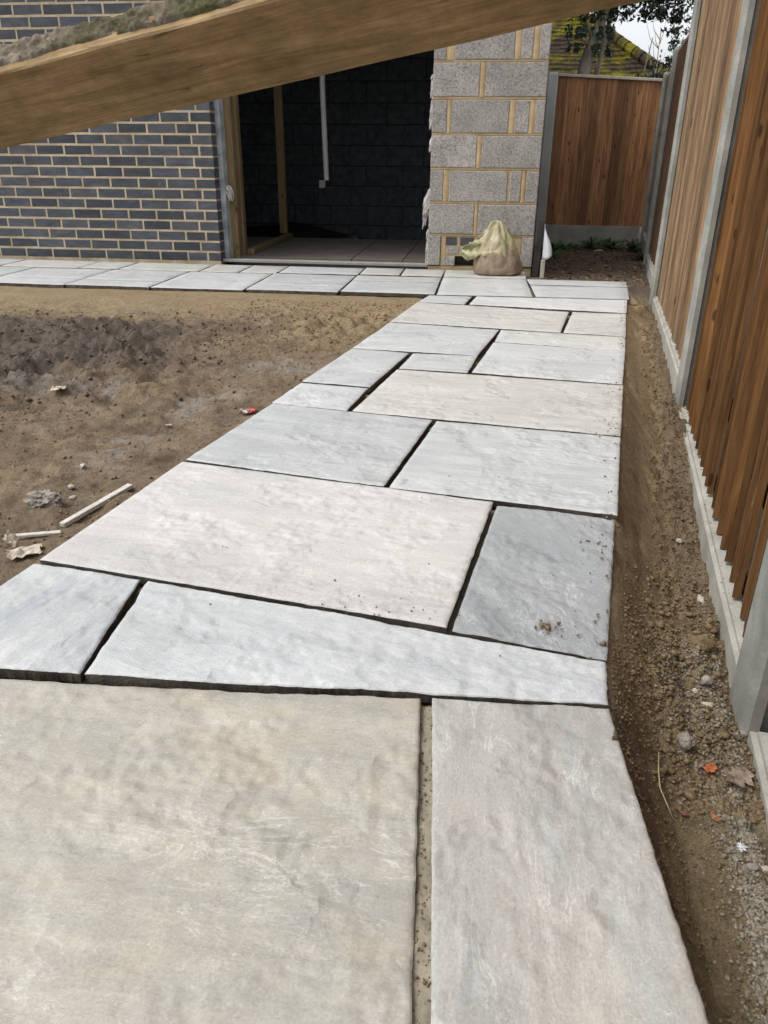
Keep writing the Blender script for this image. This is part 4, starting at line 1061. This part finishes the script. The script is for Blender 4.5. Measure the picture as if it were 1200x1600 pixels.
for k in range(34):
    z = 1.0+.068*k; yv = 13.65+.088*k; hipx = 4.74-1.33*(z-1.91)+.12*(yv-15)*0
    x = -3.5+(k % 2)*.08
    while x < hipx:
        w_ = .16
        j = rgr.uniform(-.008, .008); sag = .02*math.sin(x*1.3)+.008*math.sin(x*5+k)
        r = bmesh.ops.create_cube(bm, size=1)
        lift = .03*max(0, 1-(hipx-x)/.9)**2
        for v in r['verts']:
            fx = v.co.x*w_*1.0+x+w_/2; fy = yv+(v.co.y+.5)*.17; fz = z+sag+j+(v.co.y+.5)*.092+(v.co.z)*.034+lift
            v.co = Vector((fx, fy, fz))
        x += .163
o = link('roof_tiles', bm_mesh('roof_tiles', bm, ROOF), NH); o['kind'] = 'stuff'
V, F = [], []
for k in range(28):
    z = 1.05+.09*k; yv = 13.72+.116*k; hipx = 4.78-1.33*(z-1.91)
    v, f = tube_pts([(hipx+.06, yv-.05, z+.03), (hipx-.06, yv+.08, z+.13)], [.10, .085], 8); n = len(V); V += v; F += [tuple(n+q for q in g) for g in f]
link('hip_tiles', mesh_from('hip_tiles', V, F, ROOF), NH)
link('roof_deck', mesh_from('roof_deck', [(-3.5, 13.70, .97), (5.05, 13.70, .97), (2.1, 16.8, 3.22), (-3.5, 16.8, 3.22)], [(0, 1, 2, 3)], ROOF), NH)
V = [(5.2, 13.65, .98), (2.2, 17.3, 3.3), (2.2, 19.5, 3.3), (6.0, 19.5, .98), (-3.5, 17.3, 3.3), (-3.5, 19.5, 3.3)]
link('roof_side', mesh_from('roof_side', V, [(0, 3, 2, 1), (1, 2, 5, 4)], ROOF), NH)

# ------------------------------------------------------------------ trees behind the back fence
BARK = M('grey_bark', .9, .15); co = BARK.coord((1, 1, .25)); a = BARK.noise(co, 22, 7, .65, .6); BARK.color(BARK.ramp(a, [(.3, (.17, .14, .11)), (.55, (.40, .35, .29)), (.75, (.55, .50, .42))])); BARK.bump(a, .9, .01); BARK = BARK.m
def leafmat(name, c):
    m = M(name, .32, .5); m.color(m.ramp(m.noise(m.coord(), 7, 3), [(.3, [v*.5 for v in c]), (.7, [v*1.5 for v in c])])); return m.m
HOLLY = leafmat('evergreen_leaf', (.022, .045, .018)); HOLL2 = leafmat('blue_green_leaf', (.04, .07, .042))
def leaves(name, blobs, n_, L, mat, parent, seed):
    rg_ = np.random.RandomState(seed); B = np.array(blobs); wt = B[:, 3]*B[:, 4]*B[:, 5]; wt = wt**.66; wt /= wt.sum()
    bi = rg_.choice(len(B), n_, p=wt); dirs = rg_.normal(0, 1, (n_, 3)); dirs /= np.linalg.norm(dirs, axis=1)[:, None]
    rr = rg_.rand(n_, 1)**.5; P = B[bi, :3]+dirs*rr*B[bi, 3:6]
    # clump: pull leaves towards twig tips
    tips = np.round(P/.16)*.16 + rg_.normal(0, .012, (n_, 3)); P = P*.72+tips*.28
    ax = rg_.normal(0, 1, (n_, 3)); ax[:, 2] -= .4; ax /= np.linalg.norm(ax, axis=1)[:, None]
    t = rg_.normal(0, 1, (n_, 3)); sd_ = np.cross(ax, t); sd_ /= np.linalg.norm(sd_, axis=1)[:, None]; nr = np.cross(ax, sd_)
    s_ = L*rg_.uniform(.6, 1.2, (n_, 1))
    V = np.stack([P-ax*s_, P-sd_*s_*.42+nr*s_*.12, P+ax*s_, P+sd_*s_*.42+nr*s_*.12], 1).reshape(-1, 3)
    F = np.arange(n_*4).reshape(-1, 4); m = bpy.data.meshes.new(name); m.vertices.add(len(V)); m.vertices.foreach_set('co', V.astype(np.float32).ravel())
    m.loops.add(F.size); m.loops.foreach_set('vertex_index', F.ravel().astype(np.int32)); m.polygons.add(len(F)); m.polygons.foreach_set('loop_start', np.arange(0, F.size, 4, dtype=np.int32))
    m.update(calc_edges=True); m.materials.append(mat); o = link(name, m, parent); o['kind'] = 'stuff'; return o
def limb(pts_, rads, parent, name='branch', mat=None, n_=8):
    return link(name, mesh_from(name, *tube_pts(pts_, rads, n_), mat or BARK, True), parent)
T1 = thing('tree', 'evergreen tree with a thick leaning grey trunk behind the back fence', 'tree', (2.92, 9.5, -.1))
limb([(2.80, 9.5, -.15), (2.90, 9.5, .9), (2.955, 9.5, 1.58), (3.0, 9.5, 1.78), (3.055, 9.5, 1.95), (3.13, 9.52, 2.2), (3.3, 9.6, 2.7), (3.5, 9.7, 3.4)], [.085, .075, .066, .062, .055, .05, .04, .025], T1, 'trunk')
limb([(3.02, 9.5, 1.86), (2.96, 9.45, 1.93), (2.93, 9.42, 2.02), (2.90, 9.4, 2.1)], [.018, .015, .012, .008], T1)
limb([(3.0, 9.5, 1.8), (2.9, 9.4, 1.86), (2.75, 9.35, 1.88), (2.62, 9.3, 1.85)], [.014, .012, .009, .006], T1)
limb([(3.13, 9.52, 2.2), (3.3, 9.4, 2.25), (3.6, 9.3, 2.3), (3.9, 9.2, 2.35)], [.03, .025, .018, .01], T1)
leaves('crown', [(2.86, 9.35, 1.93, .16, .12, .14), (3.05, 9.5, 2.12, .25, .25, .16), (3.5, 9.4, 2.3, .5, .4, .25), (3.9, 9.3, 2.35, .4, .4, .3), (3.3, 9.6, 2.7, .8, .7, .5), (3.1, 9.5, 3.4, 1.1, 1.0, .7), (2.5, 9.6, 2.7, .5, .4, .4)], 19000, .028, HOLLY, T1, 3)
leaves('foliage', [(2.84, 9.3, 1.88, .12, .1, .10), (2.82, 9.3, 1.76, .07, .08, .06), (3.05, 9.4, 1.78, .07, .1, .12), (3.14, 9.4, 1.9, .1, .12, .12), (3.18, 9.45, 1.74, .07, .1, .06)], 700, .024, HOLL2, T1, 4)
T2 = thing('tree', 'slim dark stemmed evergreen just right of the thick grey trunk', 'tree', (3.08, 9.75, -.1))
limb([(2.95, 9.75, -.15), (3.06, 9.75, 1.2), (3.12, 9.75, 1.6), (3.16, 9.75, 1.85), (3.20, 9.75, 2.1), (3.3, 9.75, 2.7)], [.04, .036, .030, .026, .024, .012], T2, 'trunk')
leaves('crown', [(3.25, 9.75, 2.2, .2, .2, .2), (3.6, 9.6, 2.15, .35, .3, .14), (3.85, 9.6, 2.0, .14, .2, .14), (3.4, 9.75, 2.8, .4, .4, .4)], 2600, .03, HOLLY, T2, 6)
T3 = thing('shrub', 'dark leafy shrub rising behind the corner of the two fences', 'shrub', (3.95, 10.5, -.1))
for dx in (-.1, .1, .25): limb([(3.9, 10.5, -.1), (3.9+dx*.6, 10.5, .9), (3.9+dx*1.6, 10.5, 1.7), (3.95+dx*1.7, 10.5, 2.0)], [.02, .016, .01, .005], T3, 'stem')
leaves('crown', [(3.75, 10.5, 1.4, .28, .3, .3), (3.95, 10.5, 1.6, .2, .25, .25), (4.08, 10.5, 1.85, .13, .2, .25), (4.3, 10.4, 1.6, .3, .3, .6)], 3200, .026, HOLLY, T3, 8)
T4 = thing('bare_shrub', 'thin bare twiggy shrub against the white sky beyond the roof', 'shrub', (4.3, 12.5, -.1))
rg4 = random.Random(8); limb([(4.2, 12.5, -.1), (4.22, 12.5, 1.5), (4.2, 12.5, 2.3)], [.02, .012, .004], T4, 'stem')
for i in range(16):
    z = rg4.uniform(1.3, 2.2); a = rg4.uniform(-1, 1); L = rg4.uniform(.15, .35); limb([(4.21, 12.5, z), (4.21+a*L*.6, 12.5, z+L*.4), (4.21+a*L, 12.5+.1*a, z+L)], [.006, .004, .002], T4, 'twig', None, 5)
